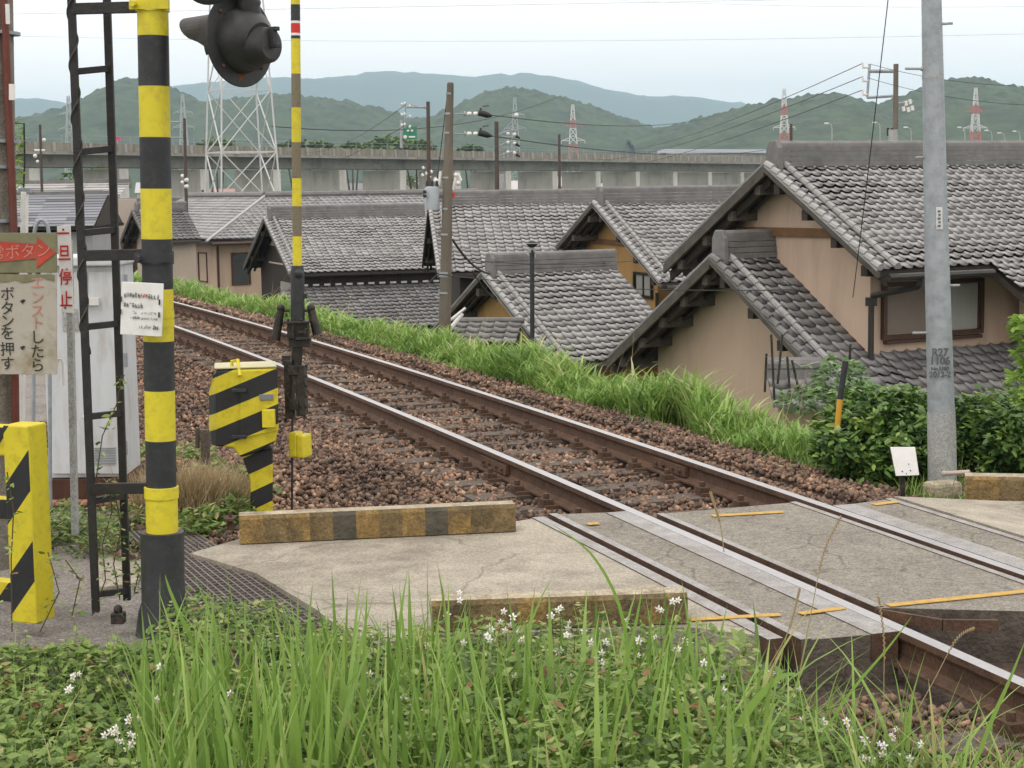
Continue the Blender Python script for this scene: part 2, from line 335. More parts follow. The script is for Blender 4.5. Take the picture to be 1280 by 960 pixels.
# haze: one closed box of even air round camera, ground and hills
hz = MB(); hz.hexa([(-9000, -900, VZ - 1.2), (9000, -900, VZ - 1.2), (9000, 9500, VZ - 1.2), (-9000, 9500, VZ - 1.2), (-9000, -900, 520), (9000, -900, 520), (9000, 9500, 520), (-9000, 9500, 520)])
hm = bpy.data.materials.new('air_haze'); hm.use_nodes = True; n_ = hm.node_tree; n_.nodes.clear()
ho = n_.nodes.new('ShaderNodeOutputMaterial'); hv = n_.nodes.new('ShaderNodeVolumePrincipled')
hv.inputs['Color'].default_value = (.59, .82, 1.0, 1); hv.inputs['Density'].default_value = .00016; hv.inputs['Anisotropy'].default_value = .0
n_.links.new(hv.outputs[0], ho.inputs['Volume'])
props(hz.build('haze', hm, base=(0, 0, 0)), kind='stuff', label='pale blue haze over the valley and hills')

# =================================================================== RAILWAY
def rail_profile():
    return [(-.0325, 0), (.0325, 0), (.0325, -.03), (.022, -.045), (.008, -.052), (.008, -.115), (.02, -.128), (.0635, -.140), (.0635, -.153), (-.0635, -.153), (-.0635, -.140), (-.02, -.128), (-.008, -.115), (-.008, -.052), (-.022, -.045), (-.0325, -.03)]
def sweep(name, prof, n0, s0, s1, ds, mats, mfun, parent=None, z=0):
    mb = MB(); k = int((s1 - s0) / ds) + 1; N = len(prof)
    for i in range(k):
        s = s0 + (s1 - s0) * i / (k - 1)
        for (a, b) in prof: mb.v.append(tuple(TK(s, n0 + a, z + b))); mb.r.append(.5)
    for i in range(k - 1):
        for j in range(N):
            j2 = (j + 1) % N; mb.f.append((i * N + j, i * N + j2, (i + 1) * N + j2, (i + 1) * N + j)); mb.m.append(mfun(j))
    mb.f.append(tuple(range(N))[::-1]); mb.m.append(mfun(5)); mb.f.append(tuple((k - 1) * N + j for j in range(N))); mb.m.append(mfun(5))
    return mb.build(name, mats, parent, base=tuple(TK(0, n0, -.153)) if parent is None else None)
GA = .5665
for n0, lab, js in ((-GA, 'near rusty brown rail with polished top, closest to the barrier machine', 5.2), (GA, 'far rusty brown rail with polished top, next to the green bank', 4.6)):
    t = thing('rail', TK(0, n0, -.153), lab, 'rail', group='two rails of the railway track')
    sweep('rail_bar', rail_profile(), n0, -9, 95, .5, [RUST, STEEL], lambda j: 1 if j in (0,) else 0, t)
    for sgn in (1, -1):
        mb = MB(); a, b = TK(js - .28, n0 + sgn * .026, -.085), TK(js + .28, n0 + sgn * .026, -.085); mb.beam(a, b, .03, .07)
        for q in (-.2, -.08, .08, .2): mb.tube([TK(js + q, n0 + sgn * .03, -.085), TK(js + q, n0 + sgn * .06, -.085)], .014, 6)
        mb.build('joint_plate', RUST, t)
# sleepers
WOOD = mat('old_sleeper_wood', (.105, .09, .075), .9, .3, 8, dirt=(.11, .085, .06), dscale=6, damt=.6, bump=.5, bscale=20, stretch=(.4, 3, 3))
mb = MB(); mb.box((0, 0, -.075), (2.1, .22, .15)); sm = mb.build('tmp', WOOD, bevel=.01, base=(0, 0, 0)); sme = sm.data; bpy.data.objects.remove(sm)
mb = MB()
mb.box((0, 0, .02), (.17, .17, .03)); mb.box((.05, 0, .05), (.07, .10, .04)); mb.tube([(.05, 0, .03), (.05, 0, .105)], .02, 6)
cl = mb.build('tmp', RUST, base=(0, 0, 0)); cme = cl.data; bpy.data.objects.remove(cl)
k = 0; s = -6.0
while s < 42:
    if not (-1.0 < s < 2.1):
        p = TK(s, 0, -.166); d = TK(s + .1, 0) - TK(s, 0); rz = math.atan2(d.y, d.x) - math.pi / 2
        o = bpy.data.objects.new('railway_sleeper', sme); C.objects.link(o); o.location = p; o.rotation_euler = (0, 0, rz)
        props(o, 'dark weathered wooden sleeper half buried in the ballast under the rails', 'sleeper', 'wooden sleepers under the track')
        if s < 26:
            for x in (-GA - .075, -GA + .075, GA - .075, GA + .075):
                c = bpy.data.objects.new('rail_clip', cme); C.objects.link(c); c.parent = o; c.location = (x, 0, -.012); c.rotation_euler = (0, 0, 0 if (x > 0) == (abs(x) > GA) else math.pi)
    s += .58
SIDE = mat('dirty_deck_side', (.10, .085, .07), .9, .4, 12, dirt=(.05, .04, .035), dscale=5, damt=.8, bump=.6, bscale=50)
# crossing: panels flush with the rail heads
def snpoly(pts, z): return [TK(a, b, z) for a, b in pts]
sNL = SN(G(1103, 757))[0]; sFL = SN(G(842, 640))[0]; sFR = SN(G(1000, 627))[0]
sON = SN(G(1112, 787))[0]; sOF = SN(G(800, 637))[0]; sOF2 = SN(G(712, 640))[0]
def panel(name, label, quad_sn, edges, m=ASPH, th=.15, mi=None):
    c = snpoly(quad_sn, 0); t = thing(name, (sum(p.x for p in c) / 4, sum(p.y for p in c) / 4, -.2), label, 'crossing deck')
    mb = MB(); (a0, n0), (a1, n1), (a2, n2), (a3, n3) = quad_sn     # near-left, near-right, far-right, far-left
    K = 10; top = []
    for i in range(K + 1):
        f = i / K; top.append((TK(a0 + (a3 - a0) * f, n0 + (n3 - n0) * f, -.004), TK(a1 + (a2 - a1) * f, n1 + (n2 - n1) * f, -.004)))
    for i in range(K):
        l0, r0 = top[i]; l1, r1 = top[i + 1]; dz = Vector((0, 0, th))
        mb.hexa([l0 - dz, r0 - dz, r1 - dz, l1 - dz, l0, r0, r1, l1], [1, 0, 1, 1, 1, 1])
    mb.build('slab', [m, SIDE], t)
    for side, wd in edges:
        mb = MB()
        for i in range(K):
            f0, f1 = i / K, (i + 1) / K
            if side == 'L': q = [(a0 + (a3 - a0) * f, n0 - .001 + d) for f, d in ((f0, 0), (f0, wd), (f1, wd), (f1, 0))]
            else: q = [(a1 + (a2 - a1) * f, n1 + .001 + d) for f, d in ((f0, -wd), (f0, 0), (f1, 0), (f1, -wd))]
            b = snpoly(q, -.12); mb.hexa(b + snpoly(q, 0.001), [1, 0, 1, 1, 1, 1])
        mb.build('steel_edge', [EDGE, RUST], t)
    return t
cp = panel('crossing_deck', 'wide grey asphalt panel lying between the two rails of the crossing', [(sNL, -.47), (sNL - .5, .47), (sFR, .47), (sFL, -.47)], [('L', .045), ('R', .045)], th=.24)
mb = MB(); a = TK(sNL - .02, -.465, -.03); b = TK(sNL - .3, -.30, -.03); c_ = TK(sNL - .40, -.08, -.03)
mb.beam(a, b, .02, .05); mb.beam(b, c_, .02, .05); mb.build('guide_flare', RUST, cp)
panel('crossing_deck', 'narrow asphalt strip along the outer side of the near rail', [(sON, -1.06), (sON - .03, -.605), (sOF, -.605), (sOF2 + .02, -1.06)], [('L', .05), ('R', .13)], th=.26)
panel('crossing_deck', 'narrow asphalt strip along the outer side of the far rail', [(sNL - .6, .605), (sNL - .8, 1.06), (SN(G(1100, 625))[0], 1.06), (SN(G(1050, 632))[0], .605)], [('L', .15), ('R', .05)])
# left road slab
def slab(name, pts, z, th, m, kind='structure'):
    mb = MB(); top = [Vector((p[0], p[1], z)) for p in pts]; mb.prism(top, (0, 0, -th)); mb.f[0] = mb.f[0]
    o = mb.build(name, m, base=(pts[0][0], pts[0][1], z - th)); return props(o, kind=kind)
eF = TK(SN(G(707, 641))[0], -1.12); eN = TK(SN(G(1000, 792))[0], -1.12)
slab('road_slab', [G(238, 690), G(300, 672), G(420, 655), G(648, 650), eF, eN, G(860, 782), G(536, 792), G(455, 806), G(395, 760), G(320, 715)], -.006, .22, CONC)
mb = MB(); a, b = Vector((*eF.xy, -.05)), Vector((*eN.xy, -.05))
s0, s1 = SN(eF)[0], SN(eN)[0]
for i in range(10):
    f0, f1 = s0 + (s1 - s0) * i / 10, s0 + (s1 - s0) * (i + 1) / 10
    mb.hexa(snpoly([(f1, -1.19), (f1, -1.115), (f0, -1.115), (f0, -1.19)], -.1) + snpoly([(f1, -1.19), (f1, -1.115), (f0, -1.115), (f0, -1.19)], 0.0), [1, 0, 1, 1, 1, 1])
props(mb.build('edge_rail', [EDGE, RUST]), 'flat steel edge strip bordering the pale concrete road slab', 'steel strip')
slab('path_slab', [G(118, 735, -.075), G(172, 728, -.075), G(196, 664, -.075), G(128, 668, -.075)], -.075, .1, CONC)
# right road beyond the far rail
sA, sB = sNL - 2.2, SN(G(1100, 622))[0]
mb = MB()
for i in range(8):
    for (n0, z0, n1, z1) in ((1.12, -.004, 1.9, -.09), (1.9, -.09, 4.6, -.32)):
        f0, f1 = sA + (sB - sA) * i / 8, sA + (sB - sA) * (i + 1) / 8
        if n0 > 1.5 : pass
        mb.hexa([TK(f0, n0, z0 - .2), TK(f0, n1, z1 - .2), TK(f1, n1, z1 - .2), TK(f1, n0, z0 - .2), TK(f0, n0, z0), TK(f0, n1, z1), TK(f1, n1, z1), TK(f1, n0, z0)])
props(mb.build('road_beyond_track', CONC), kind='structure')
# orange lines painted across the deck
def stripe(name, p0, p1, wd, z):
    mb = MB(); d = (p1 - p0).normalized(); n = Vector((-d.y, d.x, 0)) * wd / 2; K = 1
    mb.prism([Vector((*(p0 - n).xy, z)), Vector((*(p1 - n).xy, z)), Vector((*(p1 + n).xy, z)), Vector((*(p0 + n).xy, z))], (0, 0, -.003)); return props(mb.build(name, LINE), kind='structure')
stripe('road_marking', G(1110, 757), G(1420, 725), .055, .003)
stripe('road_marking', G(862, 775), G(975, 768.7), .05, .004)
stripe('road_marking', G(1000, 768), G(1055, 761), .045, .006)
stripe('road_marking', G(890, 645), G(978, 640), .06, .003)
stripe('road_marking', G(734, 656), G(748, 655), .06, .006)
stripe('road_marking', G(1092, 631), G(1122, 627), .06, .003)
# drain holes in the front of the deck; black discs paint their inner shade
def hole(c, r, d, lab):
    c = Vector(c); n = (TK(-1, 0) - TK(0, 0)).normalized(); t = thing('drain_pipe', c - Vector((0, 0, r)), lab, 'pipe')
    mb = MB(); mb.tube([c, c + n * .02], [r * 1.12, r * 1.08], 18, 0, cap=False); mb.tube([c + n * .021, c + n * .0], [r * 1.08, r * .95], 18, 0, cap=False); mb.build('rim', PCONC, t, smooth=True)
    mb = MB(); mb.tube([c + n * .003, c + n * .006], r * .97, 18); mb.build('opening', mat('painted_hole_shade', (.004, .004, .004), .9, 0), t)
hole(TK(sON, -.80, -.16), .06, 0, 'round dark drain opening in the concrete end of the deck strip')
hole(TK(sNL - .30, .20, -.14), .055, 0, 'round dark drain opening under the flared rail guard of the wide panel')
def hole_old(c, r, d, lab):
    mb = MB(); n = Vector((-.02, -1, 0)); mb.tube([Vector(c), Vector(c) + n * .03], [r, r * 1.1], 16, 0, cap=False); mb.tube([Vector(c) + n * .004, Vector(c) + n * .006], r, 16, 1)
    props(mb.build('drain_pipe', [PCONC, mat('painted_hole_shade', (.004, .004, .004), .9, 0)]), lab, 'pipe')

# =================================================================== KERB BLOCKS
def kerb(p0, p1, depth, h, cols, label, segs=None):
    p0, p1 = Vector(p0), Vector(p1); t = thing('kerb_block', (p0 + p1) / 2, label, 'kerb'); L = (p1 - p0).length; d = (p1 - p0).normalized(); n = Vector((-d.y, d.x, 0))
    if n.y < 0: n = -n
    mb = MB(); K = len(cols); x = 0; rr = random.Random(len(label))
    for i, c in enumerate(cols):
        a = p0 + d * (L * i / K); b = p0 + d * (L * (i + 1) / K); J = 3
        for j in range(J):
            u, v = a + (b - a) * j / J, a + (b - a) * (j + 1) / J
            def jit(p, up): return p + n * rr.uniform(-.002, .002) + Vector((0, 0, up))
            e = .02
            prof = [(0, 0), (.004, h - e), (e, h), (depth - e, h), (depth, h - e), (depth, 0)]
            A = [u + n * q + Vector((0, 0, z)) for q, z in prof]; B = [v + n * q + Vector((0, 0, z)) for q, z in prof]
            for k2 in range(5):
                m = c if k2 in (0, 1) else 0
                mb.quad([A[k2], B[k2], B[k2 + 1], A[k2 + 1]], m)
            if i == 0 and j == 0: mb.quad(A[::-1], 0)
            if i == K - 1 and j == J - 1: mb.quad(B, 0)
    mb.build('concrete_block', [KERB, KERBY, KERBB, KERBN], t); return t
a, b = G(300, 680, .0), G(645, 664, .0)
kerb(a, b, .15, .155, [1, 3, 1, 3, 2, 1, 3, 1, 2, 1, 3, 3], 'low concrete kerb painted in faded yellow and black blocks beside the ballast')
kerb(G(540, 790, 0), G(860, 779, 0), .16, .135, [3, 3, 3, 1, 3, 3, 3, 1, 3], 'stained brownish concrete kerb at the front edge of the road behind the flowering weeds')
a = AT(1206, 628, 11.25); b = AT(1420, 633, 11.0)
kerb(a, b, .18, .17, [1, 3, 2, 3, 1], 'short rounded concrete kerb with orange end at the right beside the steel pole')

# =================================================================== CROSSING SIGNAL POST
Y0 = 8.0
pb = AT(205, 792, Y0); pt = AT(190.5, -8, Y0)
def onpost(py): return pb + (pt - pb) * ((py - 792) / (-8 - 792))
t = thing('crossing_signal_post', (pb.x, pb.y, -.3), 'tall thick signal post banded in yellow and black with a black foot', 'signal post')
ys = [664, 602, 543, 480, 418, 353, 291, 229, 166, 104, 43, -8, -140]
cols = [0, 1, 0, 1, 0, 1, 0, 1, 0, 1, 0, 0]      # 0 yellow 1 black
mb = MB(); rp_ = .0695
mb.tube([onpost(y) for y in ys], rp_, 28, cols)
mb.build('pole', [YEL, BLK], t, smooth=True)
mb = MB(); mb.tube([onpost(664), onpost(617)], .0735, 28, 0); mb.tube([onpost(617), onpost(602)], .079, 28, 0); mb.build('collar', YEL, t, smooth=True, bevel=.002)
mb = MB(); mb.tube([onpost(800), onpost(762), onpost(750), onpost(664)], [.135, .115, .1, .1], 28, 0); mb.tube([onpost(664), onpost(660)], .1, 28, 0)
mb.build('foot', BLK, t, smooth=True)
mb = MB(); mb.tube([onpost(664.2), onpost(662.5)], .098, 28, 0); mb.build('foot_rim', YEL, t)
for y0, y1 in ((14, 0), (322, 306)):
    mb = MB(); mb.tube([onpost(y0), onpost(y1)], .0755, 28, 0, cap=True); mb.beam(onpost((y0 + y1) / 2) + Vector((-.09, -.06, 0)), onpost((y0 + y1) / 2) + Vector((.085, -.06, 0)), .03, .04)
    mb.tube([onpost((y0 + y1) / 2) + Vector((-.065, -.13, 0)), onpost((y0 + y1) / 2) + Vector((-.065, -.05, 0))], .014, 6); mb.build('clamp', BLK if y0 > 100 else YEL, t, smooth=True)
mb = MB(); mb.tube([onpost(400), onpost(392)], .0725, 28, 0); mb.tube([onpost(389), onpost(381)], .0725, 28, 0); mb.build('clamp', YEL, t, smooth=True)
# signal head seen from behind
def lamp_head(root, c, nrm, sc, name='signal_head', housing=True):
    nrm = Vector(nrm).normalized(); side = nrm.cross(Vector((0, 0, 1))).normalized(); up = side.cross(nrm)
    Mx = Matrix(((side.x, up.x, nrm.x, c.x), (side.y, up.y, nrm.y, c.y), (side.z, up.z, nrm.z, c.z), (0, 0, 0, 1)))
    def P(x, y, z): return Mx @ Vector((x * sc, y * sc, z * sc))
    mb = MB(); mb.tube([P(0, 0, 0), P(0, 0, .006), P(0, 0, .012)], [.225 * sc, .23 * sc, .222 * sc], 48, 0)
    sh = mb.build('back_plate', SIG, root, smooth=True)
    # hood: open half-tunnel in front of the lens
    mb = MB(); N = 26; A, B, Ci, Di = [], [], [], []
    for i in range(N + 1):
        a = R(-25) + R(230) * i / N; Lh = .36 * (.30 + .70 * max(0, math.sin(a)) ** .5)
        A.append(P(.145 * math.cos(a), .145 * math.sin(a), .01)); B.append(P(.148 * math.cos(a), .148 * math.sin(a) - .01, Lh))
        Ci.append(P(.140 * math.cos(a), .140 * math.sin(a), .01)); Di.append(P(.143 * math.cos(a), .143 * math.sin(a) - .01, Lh))
    for i in range(N):
        mb.quad([A[i], A[i + 1], B[i + 1], B[i]]); mb.quad([Ci[i + 1], Ci[i], Di[i], Di[i + 1]]); mb.quad([B[i], B[i + 1], Di[i + 1], Di[i]])
    mb.build('hood', SIG, root, smooth=True)
    mb = MB(); mb.tube([P(0, 0, .012), P(0, 0, .03), P(0, 0, .04)], [.118 * sc, .11 * sc, .05 * sc], 24, 0); mb.build('red_lens', mat('dark_red_lens', (.25, .01, .01), .15, .05), root, smooth=True)
    if housing:
        mb = MB(); o = -.035
        mb.tube([P(0, o + .03, 0), P(0, o + .03, -.06), P(0, o + .03, -.09), P(0, o + .02, -.13)], [.160 * sc, .150 * sc, .135 * sc, .09 * sc], 32)
        mb.tube([P(.0, o + .0, -.10), P(.0, o - .005, -.195), P(.0, o - .005, -.208)], [.095 * sc, .085 * sc, .07 * sc], 24)
        mb.ball(P(0, o + .09, -.06), .085 * sc, 0, (1, 1, .8), 16, 10)
        mb.build('housing', SIG, root, smooth=True)
        mb = MB()
        mb.box(P(.0, o + .03, -.222), (.03 * sc, .03 * sc, .08 * sc), 0, math.atan2(nrm.y, nrm.x)); mb.box(P(0, o + .07, -.232), (.045 * sc, .03 * sc, .02 * sc), 0, math.atan2(nrm.y, nrm.x)); mb.box(P(0, o - .01, -.232), (.045 * sc, .03 * sc, .02 * sc), 0, math.atan2(nrm.y, nrm.x))
        mb.build('latch', SIG, root, bevel=.003)
        mb = MB()
        for a in range(4): q = R(45 + 90 * a); mb.ball(P(.185 * math.cos(q), .185 * math.sin(q), -.006), .010 * sc, 0)
        mb.build('bolt', RUST, root)
        mb = MB(); mb.quad([P(-.03, -.20, -.001), P(.01, -.19, -.001), P(.02, -.14, -.001), P(-.025, -.15, -.001)]); mb.build('rust_patch', mat('rust_patch', (.14, .06, .025), .9, .4, 30), root)
SIG = mat('dull_black_signal', (.030, .032, .034), .5, .3, 6, dirt=(.06, .06, .058), dscale=6, damt=.6, bump=.06, bscale=40)
c = AT(301, 50, 8.0)
t2 = thing('signal_head', c + Vector((0, 0, -.25)), 'round black crossing lamp seen from behind with its hood pointing left', 'signal lamp')
lamp_head(t2, c, (-.80, .60, -.02), .91)
mb = MB(); mb.tube([c + Vector((.05, -.02, .10)), c + Vector((.04, -.04, .2)), c + Vector((.03, -.04, .55)), onpost(-70) + Vector((0, 0, .12))], [.05, .05, .045, .04], 16); mb.ball(c + Vector((.05, -.03, .16)), .05)
mb.build('bracket', SIG, t2, smooth=True)
c = AT(300, -88, 8.0) + Vector((-.03, .0, .0))
t3 = thing('signal_head', c + Vector((0, 0, -.25)), 'second black crossing lamp at the top edge, only its hood tip showing', 'signal lamp')
nrm = Vector((-.35, -.93, 0))
cc = AT(260, -35, 7.9); lamp_head(t3, cc, (-.3, -.95, -.05), .62, housing=False)
# ladder standing beside the post
l0a, l0b = AT(120, 765, 8.1), AT(88.5, -20, 8.1); l1a, l1b = AT(159, 750, 8.3), AT(133, -20, 8.3)
t = thing('service_ladder', l0a, 'black iron service ladder with a cable wound up its left rail', 'ladder')
mb = MB(); mb.beam(l0a, l0b, .03, .034); mb.build('side_rail', BLK2, t, bevel=.002)
mb = MB(); mb.beam(l1a, l1b, .03, .034); mb.build('side_rail', BLK2, t, bevel=.002)
def rl(py, w=0):
    f = (py - 765) / (-20 - 765); return l0a + (l0b - l0a) * f
def rr_(py):
    f = (py - 750) / (-20 - 750); return l1a + (l1b - l1a) * f
for py in (86, 184, 284, 401, 514, 742):
    mb = MB(); mb.beam(rl(py), rr_(py - 4), .026, .03); mb.build('rung', BLK2, t, bevel=.002)
for py, px_ in ((10, 14), (312, 312), (606, 606)):
    mb = MB(); mb.beam(rl(py), onpost(py - 2) + Vector((-.06, 0, 0)), .03, .05); mb.build('bracket', BLK2, t, bevel=.002)
mb = MB(); mb.beam(rl(622), rr_(615), .03, .03); mb.build('bracket', BLK2, t)
mb = MB(); pts = []
for i in range(400):
    f = i / 399; p = l0a + (l0b - l0a) * (.42 + .6 * f); a = f * 46
    pts.append(p + Vector((math.cos(a) * .021, math.sin(a) * .021, 0)))
mb.tube(pts, .0045, 6); mb.build('cable', mat('cable_sheath', (.05, .048, .045), .5, .2), t, smooth=True)
# notice plate tied to the ladder
o = AT(150, 418, 7.9); r_ = (AT(202, 421, 7.84) - o); u_ = AT(152, 352, 7.9) - o
t = thing('notice_plate', o, 'small white notice plate wired between the ladder and the banded post', 'notice')
mb = MB(); mb.prism([o, o + r_, o + r_ + u_, o + u_], r_.cross(u_).normalized() * -.006); mb.build('plate', WHT, t, bevel=.002)
mb = MB(); nn = r_.cross(u_).normalized() * .004
rn = random.Random(3); INK = mat('faded_black_ink', (.09, .09, .10), .7, .2); INKR = mat('faded_red_ink', (.42, .10, .07), .7, .2)
def scrawl(x0, x1, y, h, cw, m, dens=.8):
    x = x0
    while x < x1:
        for k in range(3):
            if rn.random() < dens:
                a = o + r_ * (x + cw * k * .3) + u_ * (y + rn.uniform(0, h * .3)) + nn
                mb.prism([a, a + r_ * cw * .2, a + r_ * cw * .2 + u_ * h * rn.uniform(.4, .9), a + u_ * h * rn.uniform(.4, .9)], nn * .1, m)
        if rn.random() < .8:
            a = o + r_ * x + u_ * (y + h * rn.choice((.1, .5, .85))) + nn; mb.prism([a, a + r_ * cw * .8, a + r_ * cw * .8 + u_ * h * .12, a + u_ * h * .12], nn * .1, m)
        x += cw * 1.12
scrawl(.08, .42, .70, .10, .06, 0); scrawl(.46, .64, .71, .09, .06, 1); scrawl(.66, .90, .69, .10, .06, 0, .6)
scrawl(.08, .54, .51, .10, .06, 0); scrawl(.3, .40, .40, .06, .05, 0, .5); scrawl(.5, .85, .40, .05, .03, 0, .5); scrawl(.26, .48, .30, .06, .04, 0); scrawl(.5, .88, .30, .05, .03, 0, .6)
scrawl(.45, .8, .13, .07, .05, 0, .5); scrawl(.8, .92, .12, .09, .04, 0)
mb.build('small_print', [INK, INKR], t)
mb = MB()
for x, y in ((.02, .62), (.02, .38), (.94, .6), (.94, .36)): a = o + r_ * x + u_ * y + nn * 2; mb.tube([a, a + u_ * .1], .004, 6)
mb.build('wire_tie', BLK2, t)

# =================================================================== BARRIER MACHINE
YB = 10.5
HZB = hazard('hazard_stripes_barrier', -.40, 1.0, .215, .167, duty=.45)
bo = AT(326, 640, YB); t = thing('barrier_machine', bo, 'yellow and black striped level crossing barrier motor box on a post', 'barrier machine')
def bx(px, py, Y=YB): return AT(px, py, Y)
# body: front face polygon, extruded back
front = [bx(270, 463), bx(346, 460), bx(347, 540), bx(345, 552), bx(322, 566), bx(300, 572), bx(292, 560), bx(270, 558)]
mb = MB(); mb.prism(front, (-.05, .30, 0), 0, 0)
b1 = mb.build('body', HZB, t, bevel=.012, smooth=False)
mb = MB(); mb.prism([bx(266, 470, YB + .02), bx(271, 464, YB), bx(271, 558, YB), bx(264, 556, YB + .05), bx(261, 535, YB + .10), bx(261, 490, YB + .10)], (-.0, .24, 0)); mb.build('end_cover', HZB, t, bevel=.006)
mb = MB(); mb.prism([bx(300, 464, YB - .012), bx(347, 462, YB - .012), bx(348, 538, YB - .012), bx(300, 548, YB - .012)], (0, .012, 0)); mb.build('door', HZB, t, bevel=.003)
mb = MB(); mb.prism([bx(268, 462), bx(346, 459.5), bx(346, 459.5) + Vector((-.05, .3, 0)), bx(268, 462) + Vector((-.05, .3, 0))], (0, 0, .012)); mb.build('lid', mat('lid_pale_metal', (.52, .50, .30), .5, .1), t, bevel=.01)
mb = MB(); mb.tube([bx(290, 458, YB + .05), bx(290, 452, YB + .05), bx(297, 450, YB + .05), bx(300, 470, YB - .02)], .012, 8); mb.build('handle', YEL, t, smooth=True)
mb = MB(); mb.box(bx(333, 496.5, YB - .018), (.082, .012, .036)); mb.build('inspection_window', mat('dusty_glass', (.20, .22, .25), .2, .1), t, bevel=.003)
mb = MB(); mb.box(bx(336, 523, YB - .03), (.076, .04, .108)); mb.build('cover_plate', YEL, t, bevel=.004)
for py in (488, 546):
    mb = MB(); mb.box(bx(299, py, YB - .02), (.09, .03, .022)); mb.build('hinge', BLK, t, bevel=.004)
HZP = hazard('hazard_stripes_post', -.45, 1.0, .225, .37)
mb = MB(); mb.prism([bx(302, 570, YB + .06), bx(341, 560, YB + .06), bx(341, 646, YB + .06), bx(313, 650, YB + .06), bx(313, 600, YB + .06)], (-.02, .14, 0)); mb.build('post', HZP, t, bevel=.008)
# =================================================================== BARRIER ROD with its weights
yr = 10.75
rb = AT(372.5, 440, yr); rt = AT(369, -30, yr)
def rod(py): return rb + (rt - rb) * ((py - 440) / (-30 - 440))
t = thing('barrier_rod', AT(372, 545, yr), 'thin raised barrier rod banded yellow and grey, with black spring mount', 'barrier rod')
ys = [330, 293, 255, 220, 175, 132, 90, 47, 43, 40, 28, 25, 5, -30]; cs_ = [0, 2, 0, 2, 0, 2, 0, 1, 3, 4, 3, 1, 0]
mb = MB(); mb.tube([rod(y) for y in ys], .0285, 16, cs_); mb.build('rod', [YEL, BLK, GREYW, WHT, RED], t, smooth=True)
mb = MB(); mb.tube([rod(405), rod(338), rod(330)], [.044, .042, .036], 16); mb.ball(AT(373, 342, yr - .03), .03); mb.box(AT(382, 370, yr), (.02, .03, .03)); mb.build('socket', BLK, t, smooth=True)
mb = MB(); mb.box(AT(373, 412, yr), (.125, .12, .10)); mb.box(AT(372, 402, yr - .02), (.15, .14, .014)); mb.box(AT(375, 428, yr), (.13, .1, .05)); mb.box(AT(366, 410, yr - .07), (.016, .02, .13)); mb.box(AT(378, 415, yr - .07), (.05, .03, .02)); mb.box(AT(378, 423, yr - .07), (.06, .03, .015)); mb.tube([AT(372, 425, yr), AT(370, 470, yr)], .034, 12)
for q in range(6): mb.ball(AT(360 + q * 5.5, 400 + (q % 3) * 12, yr - .07), .011)
mb.build('hinge_block', DARKM, t, bevel=.004)
for a, b in (((351, 388), (344, 425)), ((389, 388), (397, 418))):
    mb = MB(); mb.tube([AT(*a, yr), AT(*b, yr)], [.024, .03], 12); mb.ball(AT(a[0], a[1] - 3, yr), .026); mb.build('spring_tube', DARKM, t, smooth=True)
mb = MB(); mb.tube([AT(350, 388, yr), AT(362, 388, yr)], .01, 8); mb.tube([AT(378, 388, yr), AT(390, 388, yr)], .01, 8); mb.build('cross_pin', DARKM, t)
mb = MB(); mb.box(AT(362, 486, yr), (.05, .12, .36)); mb.box(AT(377, 487, yr), (.058, .14, .31)); mb.box(AT(358, 450, yr), (.045, .07, .06)); mb.box(AT(366, 463, yr - .07), (.06, .03, .06)); mb.box(AT(367, 505, yr - .07), (.06, .04, .07))
mb.tube([AT(366, 470, yr - .08), AT(366, 512, yr - .08)], .012, 8)
for q in (457, 470, 482, 495, 508): mb.ball(AT(383, q, yr - .075), .01)
mb.build('counterweight', DARKM, t, bevel=.006)
mb = MB(); mb.tube([AT(365.5, 508, yr), AT(365, 640, yr)], .007, 8); mb.build('stay_rod', BLK, t)
mb = MB(); mb.box(AT(370, 555, yr - .02), (.06, .10, .155), 0, R(-20)); mb.box(AT(380, 557, yr - .03), (.055, .12, .145), 0, R(-20)); mb.build('terminal_box', YEL, t, bevel=.012)

# =================================================================== LEFT GUARD FRAME
gb = G(42, 775, -.02)
HZF = hazard('hazard_stripes_frame', -1.0, .82, .345, .27, duty=.55)
t = thing('guard_frame', gb, 'yellow and black striped steel guard frame at the left edge', 'guard rail', rz=R(-22))
Mw = wm(t)
mb = MB(); mb.box((0, 0, .46), (.14, .14, .92), [1, 1, 0, 1, 1, 1]); mb.build('upright', [HZF, YEL], t, world=False, bevel=.008)
mb = MB(); mb.box((-.555, 0, .84), (.98, .095, .135), [1, 1, 0, 1, 1, 1]); mb.build('top_bar', [HZF, YEL], t, world=False, bevel=.008)
for z in (.52, .13):
    mb = MB(); mb.box((-.555, .01, z), (.98, .08, .095), [1, 1, 0, 1, 1, 1]); mb.build('cross_bar', [HZF, YEL], t, world=False, bevel=.006)
mb = MB(); mb.box((-1.1, 0, .46), (.125, .10, .92), [1, 1, 0, 1, 1, 1]); mb.build('upright', [HZF, YEL], t, world=False, bevel=.008)

